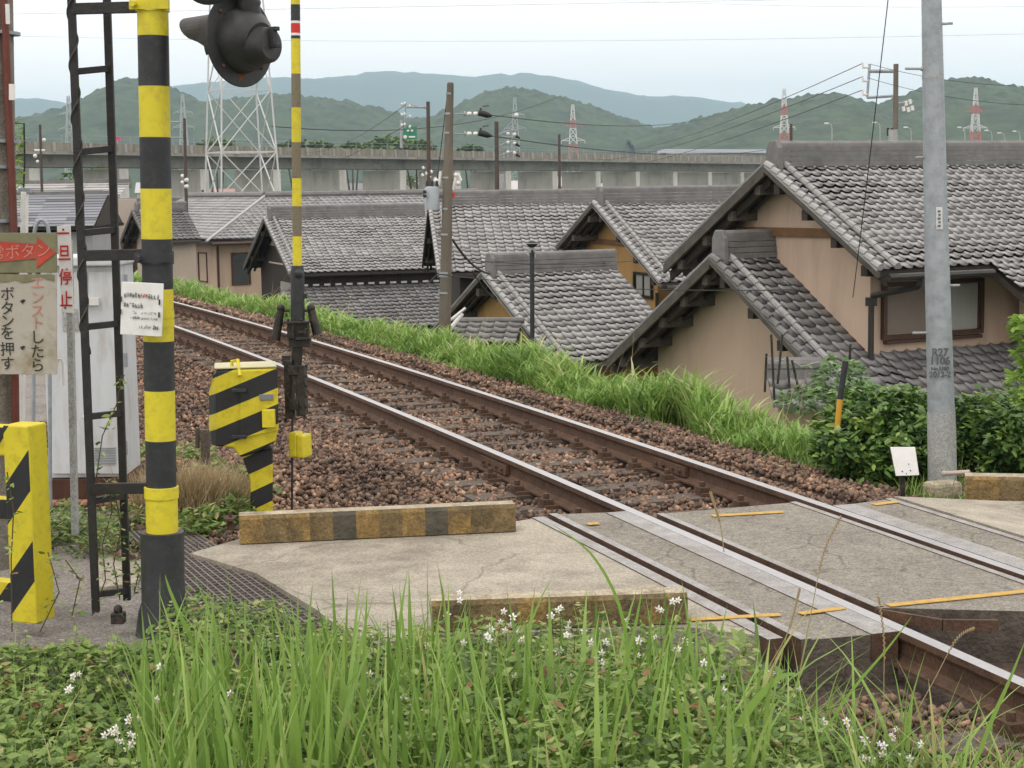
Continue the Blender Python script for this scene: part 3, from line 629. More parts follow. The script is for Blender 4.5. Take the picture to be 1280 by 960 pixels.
# =================================================================== LEFT POLE, BOARDS, STOP SIGN, CABINET
yp = 9.5
t = thing('concrete_pole', AT(-14, 700, yp), 'grey concrete pole at the left edge with a brown conduit up its side', 'pole')
mb = MB(); mb.tube([AT(-8, 720, yp), AT(-12, -20, yp)], [.15, .115], 24); mb.build('pole', PCONC, t, smooth=True)
mb = MB(); mb.tube([AT(20, 600, yp - .1), AT(17, 280, yp - .1), AT(4, -20, yp - .1)], .021, 10); mb.build('conduit', mat('brown_conduit', (.13, .035, .025), .5, .2, 6, dirt=(.08, .05, .04)), t, smooth=True)
for py in (41, 176, 208, 275):
    mb = MB(); mb.tube([AT(-10, py + 2, yp), AT(-10, py - 2, yp)], .158 - .00002 * (600 - py), 24); mb.build('band', GALV, t, smooth=True)
mb = MB(); mb.beam(AT(15, 105, yp - .14), AT(15, 125, yp - .14), .03, .01, 0, (0, 1, 0)); mb.beam(AT(10, 30, yp - .14), AT(9, 5, yp - .14), .02, .01, 0, (0, 1, 0)); mb.build('tape_patch', WHT, t)
OLIVE = mat('weathered_olive_board', (.20, .20, .12), .8, .15, 5, dirt=(.13, .12, .08), dscale=6, damt=.7)
BOARD = mat('peeling_grey_board', (.43, .41, .37), .8, .06, 4, dirt=(.24, .21, .13), dscale=4.5, damt=.9)
yb = 9.15
def board(name, x0, y0, x1, y1, m, label, th=.01):
    a, b, c_, d = AT(x0, y1, yb), AT(x1, y1, yb), AT(x1, y0, yb), AT(x0, y0, yb)
    t = thing(name, a, label, 'sign'); mb = MB(); mb.prism([a, b, c_, d], (0, th, 0)); mb.build('board', m, t, bevel=.002); return t
t = board('arrow_sign', -45, 291, 71, 341, OLIVE, 'olive signboard with a red arrow pointing right, above the grey text board')
mb = MB(); A = lambda x, y, e=.003: AT(x, y, yb - e)
mb.prism([A(-45, 331), A(46, 323), A(46, 335), A(70, 316), A(46, 296), A(46, 305), A(-45, 299)], (0, -.0015, 0)); mb.build('red_arrow', mat('faded_red_paint', (.44, .055, .04), .7, .25, 8, dirt=(.3, .12, .08), dscale=9, damt=.6), t)
text('非常ボタン', .080, mat('faint_pink_ink', (.52, .22, .17), .8, .1), A(16, 322, .006), (1, 0, .04), (0, 0, 1), t)
t = board('text_board', -45, 343, 71, 468, BOARD, 'peeling grey signboard with vertical black and faded red lettering below the arrow sign')
BK = mat('sign_black_ink', (.03, .03, .03), .7, .2); FR = mat('faded_red_ink_sign', (.50, .24, .19), .8, .15)
def vtext(s, px, pys, size, m, t, e=.003, sx=1.0):
    for ch, py in zip(s, pys): text(ch, size, m, A(px, py, e), (1, 0, 0), (0, 0, 1), t, bold=0, sx=sx)
vtext('ボタンを押す', 9.5, [374, 392, 408, 423, 443, 461], .078, BK, t)
vtext('エンスト', 47, [360, 378, 395, 410], .075, FR, t)
vtext('したら', 47, [428, 446, 463], .078, BK, t)
mb = MB(); mb.prism([A(-45, 343, .002), A(68, 343, .002), A(68, 352, .002), A(60, 350, .002), A(50, 346, .002), A(40, 352, .002), A(28, 354, .002), A(18, 350, .002), A(8, 353, .002), A(-45, 352, .002)], (0, -.001, 0)); mb.build('peeled_edge', OLIVE, t)
mb = MB()
for x, y in ((28, 376), (28, 434)): mb.prism([A(x - 3, y, .003), A(x, y + 4, .003), A(x + 4, y - 1, .003), A(x + 1, y - 2, .003)], (0, -.001, 0))
mb.build('chipped_spot', BK, t)
ysn = 10.0
t = thing('stop_sign_post', G(94, 655, -.02), 'narrow white sign with red vertical lettering on a grey square post', 'sign post')
A = lambda x, y, e=0.0: AT(x, y, ysn - e)
mb = MB(); mb.beam(A(94, 668), A(86, 300), .05, .035); mb.build('post', GALV2, t, bevel=.003)
mb = MB(); mb.prism([A(77, 390, .03), A(92, 392, .03), A(88, 281, .03), A(71, 283, .03)], (0, .008, 0)); mb.build('sign_plate', WHT, t, bevel=.002)
SR = mat('sign_red', (.52, .02, .02), .6, .1)
for ch, x, y, sy in zip('一旦停止', (78.7, 80.6, 82.0, 82.7), (300, 324, 354, 382), (1, 1, 1, 1)): text(ch, .098, SR, AT(x, y, ysn - .034), (1, 0, 0), (.02, 0, 1), t, bold=0.0012, sx=.78)
mb = MB(); mb.ball(A(81.5, 385, .034), .006, sc=(1, .3, 1)); mb.ball(A(79, 287, .034), .006, sc=(1, .3, 1)); mb.build('screw', BLK, t)
mb = MB(); pp = [A(76, 470, .08), A(76, 450, .08), A(74, 446, .09), A(72, 446, .09)]; mb.tube([A(80, 482, .08), A(79, 456, .08), A(77, 449, .08), A(73, 449, .08), A(71, 456, .08), A(71, 464, .08)], .008, 8); mb.build('hook', WHT, t, smooth=True)
# equipment cabinet on concrete base
yc = 11.3
CAB = mat('pale_cabinet_paint', (.58, .62, .66), .5, .05, 3, dirt=(.40, .38, .33), dscale=5, damt=.6, stretch=(2, 2, .5))
t = thing('equipment_cabinet', G(110, 660, -.1), 'tall pale grey steel relay cabinet behind the ladder', 'cabinet')
a, b = AT(62, 598, yc), AT(156, 596, yc); top = AT(62, 333, yc).z; dpt = .5
mb = MB(); mb.hexa([a, b, b + Vector((.0, dpt, 0)), a + Vector((0, dpt, 0))] + [Vector((p.x, p.y, top)) for p in (a, b, b + Vector((0, dpt, 0)), a + Vector((0, dpt, 0)))]); mb.build('body', CAB, t, bevel=.008)
mb = MB(); mb.box(Vector(((a.x + b.x) / 2, a.y + dpt / 2 - .02, top + .03)), (b.x - a.x + .06, dpt + .08, .06)); mb.build('roof', CAB, t, bevel=.01)
for x0, x1 in ((66, 108), (111, 153)):
    mb = MB(); mb.prism([AT(x0, 592, yc - .006), AT(x1, 592, yc - .006), AT(x1, 340, yc - .006), AT(x0, 340, yc - .006)], (0, -.014, 0)); mb.build('door', CAB, t, bevel=.004)
mb = MB(); mb.box(AT(112, 377, yc - .04), (.12, .02, .05)); mb.tube([AT(104, 521, yc - .05), AT(112, 521, yc - .05)], .012, 8); mb.build('handle', WHT, t, bevel=.003)
for py in (352, 450, 560):
    mb = MB(); mb.box(AT(157, py, yc - .02), (.02, .03, .09)); mb.build('hinge', GALV, t)
mb = MB()
for k in range(7): mb.box(AT(131, 560 + k * 3.2, yc - .022), (.14, .012, .006))
mb.build('louvre', GALV, t)
mb = MB(); mb.box(AT(88, 400, yc - .024), (.10, .006, .14)); mb.build('data_plate', GALV2, t)
t = thing('cabinet_plinth', AT(120, 660, yc), 'rust stained concrete plinth under the grey cabinet', 'plinth')
a, b = AT(58, 632, yc), AT(186, 628, yc)
mb = MB(); z0 = -.28; z1 = AT(110, 628, yc).z
mb.hexa([(a.x, yc - .12, z0), (b.x, yc - .12, z0), (b.x, yc + .7, z0), (a.x, yc + .7, z0), (a.x, yc - .12, z1), (b.x, yc - .12, z1), (b.x, yc + .7, z1), (a.x, yc + .7, z1)]); mb.build('concrete_base', PCONC, t, bevel=.01)
mb = MB(); zc = AT(110, 598, yc).z
mb.hexa([(a.x, yc - .04, z1), (a.x + .52, yc - .04, z1), (a.x + .52, yc + .6, z1), (a.x, yc + .6, z1), (a.x, yc - .04, zc), (a.x + .52, yc - .04, zc), (a.x + .52, yc + .6, zc), (a.x, yc + .6, zc)])
mb.build('rusty_channel', mat('red_rust', (.07, .032, .02), .9, .4, 12), t)
mb = MB()
for i in range(12): x = a.x + .02 + i * .052; mb.box((x, yc - .11, z1 + .02), (.048, .10, .025))
mb.build('brick_course', mat('pale_red_brick', (.34, .17, .12), .9, .25, 20), t, bevel=.004)
# white slat post and pipe hoop behind the boards
t = thing('white_marker_post', AT(31, 620, 9.9), 'flat white marker post rising behind the arrow sign', 'post')
mb = MB(); mb.beam(AT(24, 700, 9.9), AT(31, 240, 9.9), .062, .03); mb.build('slat', WHT, t, bevel=.003); mb = MB(); mb.box(AT(31, 238, 9.9), (.066, .05, .03)); mb.build('cap', GALV, t, bevel=.004)
t = thing('pipe_hoop', AT(52, 300, 10.6), 'bent grey pipe hoop peeking above the arrow sign', 'pipe')
mb = MB(); mb.tube([AT(52 + 9 * math.cos(R(a)), 294 - 19 * math.sin(R(a)), 10.6) for a in range(0, 181, 15)], .012, 8); mb.build('hoop', GALV, t, smooth=True)
mb = MB(); mb.tube([AT(43, 294, 10.6), AT(41, 640, 10.6)], .012, 8); mb.tube([AT(61, 294, 10.6), AT(63, 640, 10.6)], .012, 8); mb.build('leg', GALV, t)
# steel grating beside the road
t = thing('drain_grating', G(330, 730, -.03), 'rusty grey steel drain grating between the signal post and the road', 'grating')
q = [G(148, 668, -.045), G(250, 662, -.045), G(452, 796, -.045), G(330, 812, -.045)]; q = [G(160, 668, -.045), G(236, 664, -.045), G(440, 795, -.045), G(300, 812, -.045)]
def bil(u, v): return (q[0] * (1 - u) + q[1] * u) * (1 - v) + (q[3] * (1 - u) + q[2] * u) * v
mb = MB()
for i in range(13):
    u = i / 12; mb.beam(bil(u, 0), bil(u, 1), .008, .04)
for j in range(46): v = j / 45; mb.beam(bil(0, v) + Vector((0, 0, .004)), bil(1, v) + Vector((0, 0, .004)), .007, .03)
mb.build('bars', mat('grating_steel', (.20, .18, .17), .6, .2, 14, dirt=(.13, .09, .07), dscale=10, damt=.6, metal=.3), t)
mb = MB(); mb.prism([p + Vector((0, 0, -.10)) for p in q], (0, 0, -.01)); mb.build('drain_bed', mat('drain_bed', (.05, .045, .04), .9, .2), t)
for n, px, py, lab in (('stump_post', 256, 572, 'short dark wooden stake beside the barrier machine'),):
    t = thing(n, AT(px, py + 8, 11.6), lab, 'stake'); mb = MB(); mb.tube([AT(257, 580, 11.6), AT(256, 537, 11.6)], .032, 9); mb.tube([AT(247, 560, 11.65), AT(247, 535, 11.65)], .016, 7); mb.build('wood', WOOD, t)
mb = MB(); p = G(283, 590, -.18); mb.box(p + Vector((-.02, .05, .03)), (.16, .06, .05), 0, R(-35), ); props(mb.build('white_block', WHT, bevel=.01), 'broken white plastic block lying in the weeds', 'debris')
mb = MB(); p = AT(288, 652, 9.75); mb.box(p + Vector((0, 0, .02)), (.06, .12, .012)); mb.box(p + Vector((.0, 0, -.015)), (.03, .05, .06)); mb.tube([p, p + Vector((0, 0, .055))], .01, 6); props(mb.build('anchor_bracket', RUST), 'small rusty anchor bracket bolted at the left end of the striped kerb', 'bracket')
mb = MB(); p = AT(148, 772, 7.95); mb.box(p, (.06, .06, .05)); mb.ball(p + Vector((0, 0, .04)), .022); props(mb.build('anchor_bolt', DARKM, bevel=.004), 'black anchor bolt on the ground left of the signal post foot', 'bolt')

# =================================================================== RIGHT: STEEL POLE, STICK, NOTICE BOARD
yu = 12.55
A = lambda x, y, e=0.0: AT(x, y, yu - e)
t = thing('steel_utility_pole', A(1178, 612), 'thick galvanised steel utility pole at the right with stencilled black numbers', 'utility pole')
kz = yu / FPX
mb = MB(); mb.tube([A(1178, 622), A(1177.5, 560), A(1176.5, 515)], [18.3 * kz, 17.9 * kz, 17.6 * kz], 32, 0); mb.build('lower_sleeve', GALV2, t, smooth=True)
mb = MB(); mb.tube([A(1176.5, 516), A(1170, 282), A(1164, -20)], [16.9 * kz, 14.8 * kz, 12.0 * kz], 32, 0); mb.build('tube', GALV, t, smooth=True)
mb = MB(); mb.tube([A(1170.2, 284), A(1170.1, 281)], 15.2 * kz, 32); mb.tube([A(1166, 97.5), A(1166, 95.5)], 13.4 * kz, 32); mb.build('seam_band', GALV2, t, smooth=True)
for px, py, dx in ((1153, 86, -22), (1176, 30, 14), (1185, 357, 14), (1160, 416, -20), (1160, 197, -16)):
    mb = MB(); a = A(px, py, .0); mb.tube([a, a + Vector((dx * kz, -.02, .002))], .009, 8); mb.ball(a, .018); mb.build('step_bolt', GALV2, t, smooth=True)
mb = MB(); mb.prism([A(1170.5, 287, 16.2 * kz), A(1178.5, 287, 15.0 * kz), A(1178.0, 259, 15.0 * kz), A(1170, 259, 16.2 * kz)], (0, .004, 0)); mb.build('label_plate', mat('label_white', (.62, .64, .66), .5, .05), t, bevel=.004)
STN = mat('stencil_ink', (.10, .11, .12), .8, .3, 40)
mb = MB()
for k in range(5): mb.beam(A(1172.3 + (k % 2), 264 + k * 4.6, 16.0 * kz + .006), A(1175.8, 264 + k * 4.6, 16.0 * kz + .006), .004, .012)
mb.build('worn_print', STN, t)
for s, py, sz in (('R27', 445, .078), ('1106', 455.5, .078), ('2012-2', 471.5, .058)): text(s, sz, STN, A(1175.0, py, 17.35 * kz + .002), (1, 0, 0), (0, 0, 1), t, bold=.002, sx=.95)
text('No.5180', .036, STN, A(1175.0, 463, 17.35 * kz + .002), (1, 0, 0), (0, 0, 1), t, bold=.002)
t = thing('marker_stick', AT(1043, 570, 13.0), 'slanted black and orange marker stick standing in the green bank', 'stake')
mb = MB(); mb.tube([AT(1043, 570, 13.0), AT(1050, 499, 13.0), AT(1057, 451, 13.0)], [.021, .023, .024], 10, [1, 0]); mb.build('stick', [BLK, mat('orange_yellow_paint', (.55, .30, .03), .5, .1)], t, smooth=True)
t = thing('tilted_notice', AT(1130, 605, 11.9), 'small blank white notice board tilted back on a short stake beside the steel pole', 'notice')
A = lambda x, y, e=0.0: AT(x, y, 11.9 - e)
mb = MB(); mb.prism([A(1120, 595, .05), A(1149, 594, .05), A(1144, 559), A(1113, 559)], (0, .012, 0)); mb.build('board', WHT, t, bevel=.002)
mb = MB(); mb.beam(A(1128, 622), A(1128, 590), .04, .03); mb.build('stake', DARKM, t)
mb = MB()
for x, y in ((1128, 589), (1138, 588), (1136, 580), (1133, 592)): mb.ball(A(x, y, .045), .0045)
mb.build('screw', BLK, t)
mb = MB(); mb.box(AT(1178, 612, 12.3), (.25, .16, .12), 0, R(20)); props(mb.build('concrete_lump', KERB, bevel=.03), 'broken pale concrete lump at the foot of the steel pole', 'concrete')
mb = MB(); mb.tube([AT(1180, 592, 12.2), AT(1212, 590, 12.1)], .016, 8); mb.ball(AT(1180, 592, 12.2), .022, 0); props(mb.build('stub_pipe', mat('pale_pipe', (.45, .38, .33), .7, .2)), 'short pale pipe stub sticking out by the foot of the steel pole', 'pipe')

# =================================================================== HOUSES
TRMP = [(0, (.33, .33, .33)), (.10, (.66, .66, .67)), (.35, (.86, .86, .87)), (.7, (1.0, 1.0, 1.0)), (1.0, (1.18, 1.17, 1.15))]  # low end darkens tile joints and paints the shaded gap under each lap
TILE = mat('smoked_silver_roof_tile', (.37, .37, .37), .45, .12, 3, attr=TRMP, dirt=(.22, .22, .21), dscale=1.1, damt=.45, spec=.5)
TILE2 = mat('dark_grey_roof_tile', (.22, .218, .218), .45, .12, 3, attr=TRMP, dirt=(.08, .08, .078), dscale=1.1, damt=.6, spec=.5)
RIDGE = mat('ridge_tile_grey', (.17, .17, .17), .6, .2, 6, dirt=(.09, .09, .085), dscale=2.5, damt=.7, bump=.2)
VERGE = mat('verge_roll_pale', (.30, .30, .295), .55, .15, 8, dirt=(.18, .18, .17), dscale=3, damt=.5)
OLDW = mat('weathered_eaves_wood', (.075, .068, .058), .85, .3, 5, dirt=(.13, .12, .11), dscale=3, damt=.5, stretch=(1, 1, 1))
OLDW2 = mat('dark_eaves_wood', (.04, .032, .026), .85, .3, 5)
PINK = mat('pinkish_beige_cladding', (.53, .405, .315), .85, .05, .8, dirt=(.34, .27, .215), dscale=2.2, damt=.65, stretch=(1, 1, .16))
OCHRE = mat('ochre_wall', (.42, .26, .10), .88, .08, 1.5, dirt=(.27, .17, .07), dscale=2.2, damt=.6, stretch=(1, 1, .2))
DKWOOD = mat('charred_board_wall', (.035, .027, .025), .8, .3, 3, stretch=(8, 8, .4))
BROWNF = mat('brown_window_frame', (.06, .028, .018), .5, .2)
GLASS = mat('dim_window_glass', (.05, .055, .06), .12, .1, spec=.7)
CURT = mat('grey_curtain', (.33, .34, .32), .7, .15, 2, stretch=(30, 30, .2))
SHUT = mat('taupe_roller_shutter', (.20, .165, .14), .6, .05)
PLAST = mat('pale_plaster', (.50, .43, .36), .85, .06)
def batten(m_, kx):    # fine vertical lines on metal cladding
    nt = m_.node_tree; b = nt.nodes['Principled BSDF']; tc = nt.nodes.new('ShaderNodeTexCoord'); wv = nt.nodes.new('ShaderNodeTexWave')
    wv.inputs['Scale'].default_value = kx; wv.bands_direction = 'X'; mp = nt.nodes.new('ShaderNodeMapping'); mp.inputs['Rotation'].default_value = (0, 0, R(45))
    nt.links.new(tc.outputs['Object'], mp.inputs[0]); nt.links.new(mp.outputs[0], wv.inputs['Vector'])
    bp = nt.nodes.new('ShaderNodeBump'); bp.inputs['Strength'].default_value = .12; bp.inputs['Distance'].default_value = .012
    nt.links.new(wv.outputs['Fac'], bp.inputs['Height']); nt.links.new(bp.outputs[0], b.inputs['Normal'])
batten(PINK, 3.4)
def tile_slope(name, mat_, O, U, D, N, nu, nd, pu, pd, parent, K=6, amp=.018, lift=.020, clipf=None, skew=.018):
    """pantile surface: nu columns along U, nd rows down D, each row lapping the next"""
    U, D, N, O = (np.array(v, dtype=float) for v in (U, D, N, O))
    t = np.sort(np.unique(np.round(np.concatenate([np.arange(nu)[:, None] + np.array([0, .06, .22, .45, .72, .96])[None]]).ravel().tolist() + [float(nu)], 4))); fr = t - np.floor(t)
    prof = np.interp(fr, [0, .06, .2, .45, .75, .999], [0, 1.15, .85, -.35, -.55, -.1]) * amp
    scal = np.interp(fr, [0, .1, .25, .6, .9, .999], [-.6, -.9, -.1, .8, .7, -.2]) * skew
    Vs, Fs, Rn, base = [], [], [], 0; colr = RNG.random((nd, nu + 1)); W = len(t)
    for j in range(nd):
        sag = RNG.normal(0, .003) + .012 * noise.noise(Vector((j * .23, O[0], 1.7))); wob = np.array([.014 * noise.noise(Vector((q * pu * .7, j * .35, O[2]))) for q in t])
        d0, d1 = j * pd, (j + 1) * pd + .012
        ci = np.minimum(np.floor(t + 1e-6).astype(int), nu - 1); jit = (colr[j][ci] - .5) * .009 + wob; scal_ = scal; scal = scal + np.where(RNG.random(nu + 1) < .012, .035, 0)[ci] + wob * .5
        top = O + np.outer(t * pu, U) + D * d0 + np.outer(prof + jit, N)
        bot = O + np.outer(t * pu, U) + np.outer(d1 + scal + jit, D) + np.outer(prof + lift + sag, N)
        und = O + np.outer(t * pu, U) + np.outer(d1 + scal - .05, D) + np.outer(prof + .002 + sag, N)
        scal = scal_
        Vs.append(np.concatenate([top, bot, und])); r = .12 + .76 * colr[j][ci]; r = np.where((fr < .01) | (fr > .95), .02, r); Rn.append(np.concatenate([r, r, r * .0]))  # lapped undersides get the darkest tone, shade painted into the tile colour
        i = np.arange(W - 1)
        if clipf is not None:
            i = np.array([q for q in i if clipf(t[q] * pu, d0)], dtype=int)
            if len(i) == 0: base += 3 * W; continue
        Fs.append(np.stack([base + i, base + W + i, base + W + i + 1, base + i + 1], 1)); Fs.append(np.stack([base + W + i, base + 2 * W + i, base + 2 * W + i + 1, base + W + i + 1], 1))
        base += 3 * W
    return npmesh(name, np.concatenate(Vs), np.concatenate(Fs), mat_, rnd=np.concatenate(Rn), parent=parent)
def house(name, label, apex_px, Y, ang, hwR, hwL, slope, L, wall_m, zbase=VZ, tile=TILE, pu=.22, pd=.205, verge=.55, eave=.45, ridge_h=.26, K=6, left_tiles=False, backstub=True, gable_beam=True, wallR=None, beams=True, apexz=None, wallmat2=None, body=True, walllow=None, board=.16, purl=3, cat='house', ridge_in=.18, nolow=False):
    A0 = AT(apex_px[0], apex_px[1], Y); zr = A0.z if apexz is None else apexz
    t = thing(name, (A0.x, A0.y, zbase), label, cat, rz=R(ang)); H = zr - zbase
    sl = slope; cs, sn_ = math.cos(R(sl)), math.sin(R(sl)); lenR = hwR / cs; lenL = hwL / cs
    nu = max(2, round((L) / pu)); L = nu * pu
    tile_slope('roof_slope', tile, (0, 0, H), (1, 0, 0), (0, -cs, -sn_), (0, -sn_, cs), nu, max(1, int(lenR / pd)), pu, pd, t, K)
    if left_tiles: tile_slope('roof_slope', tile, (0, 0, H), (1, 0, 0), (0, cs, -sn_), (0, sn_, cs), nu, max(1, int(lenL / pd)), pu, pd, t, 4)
    # deck boards under the tiles: right and left
    mb = MB(); th = .09
    for sg, hw in ((-1, hwR), (1, hwL)):
        e = hw - .04
        q = [Vector((.03, 0, H - .035)), Vector((L - .03, 0, H - .035)), Vector((L - .03, sg * e, H - .035 - e * math.tan(R(sl)))), Vector((.03, sg * e, H - .035 - e * math.tan(R(sl))))]
        dn = Vector((0, 0, -th)); mb.hexa([p + dn for p in q] + q) if sg < 0 else mb.hexa([p + dn for p in q[::-1]] + q[::-1])
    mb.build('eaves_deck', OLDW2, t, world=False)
    if not left_tiles:
        mb = MB(); q = [Vector((0, 0, H)), Vector((L, 0, H)), Vector((L, hwL, H - hwL * math.tan(R(sl)))), Vector((0, hwL, H - hwL * math.tan(R(sl))))]
        mb.hexa([p + Vector((0, 0, -.03)) for p in q[::-1]] + [p + Vector((0, 0, .03)) for p in q[::-1]]); mb.build('rear_roof_slope', tile, t, world=False, rnd=True)
    # bargeboards on the near gable, two layers, plus soffit purlins
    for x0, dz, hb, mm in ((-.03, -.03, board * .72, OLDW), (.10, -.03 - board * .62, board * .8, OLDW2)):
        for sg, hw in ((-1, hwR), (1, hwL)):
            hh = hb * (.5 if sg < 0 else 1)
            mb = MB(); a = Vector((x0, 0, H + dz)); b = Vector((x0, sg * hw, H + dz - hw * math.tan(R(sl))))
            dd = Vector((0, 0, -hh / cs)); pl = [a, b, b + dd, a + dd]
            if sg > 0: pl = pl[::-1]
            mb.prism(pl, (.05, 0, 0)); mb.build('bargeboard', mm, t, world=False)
    # verge tiles: a rounded roll up the edge
    for sg, hw in ((-1, hwR), (1, hwL)):
        if sg > 0 and not left_tiles:
            mb = MB(); mb.tube([(.03, 0, H + .01), (.03, hw, H + .01 - hw * math.tan(R(sl)))], .05, 8); mb.build('verge_roll', RIDGE, t, world=False); continue
        D_ = Vector((0, sg * cs, -sn_)); N_ = Vector((0, sg * sn_, cs)); nr = int(hw / cs / pd)
        mb = MB()
        for j in range(nr):
            a = Vector((.02, 0, H)) + D_ * (j * pd) + N_ * .0; b = a + D_ * (pd + .015) + N_ * .03
            for xx, rad in ((0.0, .055),): mb.tube([a + Vector((xx, 0, 0)) + N_ * .015, b + Vector((xx, 0, 0)) + N_ * .015], [rad * .92, rad], 8)
            mb.box((a + b) / 2 + Vector((-.025, 0, 0)) - N_ * .05, (.03, pd * .98, .12), 0, M=Matrix.Rotation(-sg * R(sl), 4, 'X'))
        mb.build('verge_tiles', TILE if tile is TILE else RIDGE, t, world=False, rnd=True)
        mb = MB()
        for j in range(nr): a = Vector((.30, 0, H)) + D_ * (j * pd) + N_ * .045; mb.tube([a, a + D_ * (pd + .02) + N_ * .012], [.045, .052], 8)
        mb.build('verge_roll', VERGE, t, world=False)
    # ridge stack
    mb = MB(); rw = .12; rh = ridge_h; x0 = ridge_in
    for k in range(4):
        z = H - .04 + rh * k / 4; wd = rw - .012 * k; mb.box(((x0 + L) / 2, 0, z + rh / 8), (L - x0 - .01 * k, wd * 2, rh / 4 - .008))
    mb.tube([(x0, 0, H - .03 + rh), (L, 0, H - .03 + rh)], .075, 10)
    mb.build('ridge', RIDGE, t, world=False)
    mb = MB(); mb.prism([(x0 - .05, .17, H - .12), (x0 - .05, -.17, H - .12), (x0 - .05, -.15, H + rh * .8), (x0 - .05, -.08, H + rh + .05), (x0 - .05, .08, H + rh + .05), (x0 - .05, .15, H + rh * .8)], (.09, 0, 0)); mb.build('ridge_end_tile', RIDGE, t, world=False, bevel=.02)
    # walls
    wr = hwR - eave if wallR is None else wallR; wl = hwL - eave; zz = lambda y: H - .10 - abs(y) * math.tan(R(sl))
    if body:
        mb = MB(); xw = verge; xe = L - .15
        sec = [(wl, 0), (-wr, 0), (-wr, zz(wr)), (0, H - .13), (wl, zz(wl))]
        mb.prism([(xw, y, z) for y, z in sec], (xe - xw, 0, 0)); mb.build('wall', wall_m, t, world=False)
    if gable_beam:
        zb = zz(wr) + .12; bw = min(wr, (H - .13 - zb - .12) / math.tan(R(sl))); mb = MB(); mb.box((verge - .02, 0, zb), (.06, 2 * bw, .13)); mb.build('gable_beam', mat('stained_gable_beam', (.16, .085, .035), .7, .3, 6), t, world=False)
    if beams:
        for sg, hw in ((-1, hwR), (1, hwL)):
            for k in range(purl + 1):
                y = sg * hw * (k + .35) / (purl + .9); z = H - .17 - abs(y) * math.tan(R(sl))
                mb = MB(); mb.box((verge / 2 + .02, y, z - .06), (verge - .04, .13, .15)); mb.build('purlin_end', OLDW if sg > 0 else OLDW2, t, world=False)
        mb = MB()
        for k in range(1, 3): mb.box((verge * k / 3.0 + .03, hwL * .5, H - .21 - hwL * .5 * math.tan(R(sl))), (.06, hwL * .98 / cs, .07), 0, M=Matrix.Rotation(-R(sl), 4, 'X'))
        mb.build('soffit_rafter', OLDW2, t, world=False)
    t['H'] = H
    return t, H, L, wr, wl
def local_box(t, c, d, name, m, rz=0, bevel=0, mi=None):
    mb = MB(); mb.box(c, d, 0, rz); return mb.build(name, m, t, world=False, bevel=bevel)
def window(t, x0, x1, z0, z1, y, axis='x', panes=2, curtain=True, frame=BROWNF, pane_m=None):
    """window in the wall plane y = const (axis x) or x = const (axis y)"""
    cx, cz, wx, wz = (x0 + x1) / 2, (z0 + z1) / 2, abs(x1 - x0), z1 - z0
    P = (lambda a, o, c_: (a, y - o, c_)) if axis == 'x' else (lambda a, o, c_: (y - o, a, c_))
    S = (lambda a, b, c_: (a, b, c_)) if axis == 'x' else (lambda a, b, c_: (b, a, c_))
    mb = MB(); f = .06
    for zc in (z0, z1): mb.box(P(cx, .02, zc), S(wx + f, .08, f))
    for xc in (x0, x1): mb.box(P(xc, .022, cz), S(f, .084, wz - f))
    fr = mb.build('window', frame, t, world=False)
    for k in range(panes):
        a = x0 + f / 2 + (wx - f) * k / panes; b = x0 + f / 2 + (wx - f) * (k + 1) / panes
        mb = MB(); mb.box(P((a + b) / 2, .004, cz), S(b - a - .05, .022, wz - f - .03)); mb.build('pane', pane_m[k] if pane_m else (CURT if curtain else GLASS), fr, world=False)
        mb = MB()
        for q in (a + .012, b - .012): mb.box(P(q, .022, cz), S(.03, .03, wz - f))
        mb.build('sash', frame, fr, world=False)
    return fr

# --- big two-storey pinkish house at the right: upper roof
t, H, L, wr, wl = house('tiled_house', 'two-storey pinkish beige house at the right with pale grey tiles and brown-framed window', (956, 209), 25.9, 29, 2.52, 2.62, 30, 12.5, PINK, ridge_h=.30, board=.17, K=8, verge=.5, eave=.5, apexz=2.2, pu=.20, pd=.17, wallR=1.76)
Lh = L; big = t
# right slope runs on lower towards the far end
cs, sn_ = math.cos(R(30)), math.sin(R(30)); 
o0 = Vector((4.35, -2.53, H - 2.53 * math.tan(R(30))))
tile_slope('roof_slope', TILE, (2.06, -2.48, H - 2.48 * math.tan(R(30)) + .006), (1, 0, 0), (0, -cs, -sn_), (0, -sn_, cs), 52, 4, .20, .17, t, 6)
mb = MB(); q = [Vector((2.1, -2.4, H - 1.48)), Vector((12.4, -2.4, H - 1.48)), Vector((12.4, -3.1, H - .10 - 3.1 * .577)), Vector((2.1, -3.1, H - .10 - 3.1 * .577))]; mb.hexa([p + Vector((0, 0, -.1)) for p in q] + q); mb.build('eaves_deck', OLDW2, t, world=False)
local_box(t, (7.75, -2.3, (H - 1.75) / 2), (9.2, .7, H - 1.75), 'wall', PINK)
# gutter and downpipe
ze = H - 2.52 * .577 - .10
mb = MB(); mb.tube([(.1, -2.60, ze), (2.0, -2.60, ze)], .05, 8); mb.tube([(.75, -2.58, ze), (.75, -2.45, ze - .16), (.45, -1.86, ze - .30), (.45, -1.84, ze - .42), (.45, -1.84, 1.5)], .042, 8); mb.box((.75, -2.56, ze - .06), (.14, .12, .14)); mb.box((.45, -1.84, ze - .38), (.12, .11, .12))
mb.build('gutter', mat('black_gutter', (.03, .028, .027), .4, .2), t, world=False)
zw1 = ze - .16; zw0 = ze - .90
window(t, .72, 2.55, zw0, zw1, -wr - .01, 'x', 2, pane_m=[SHUT, CURT])
local_box(t, (1.64, -wr - .04, zw0 - .07), (1.8, .10, .05), 'window_sill', BROWNF)
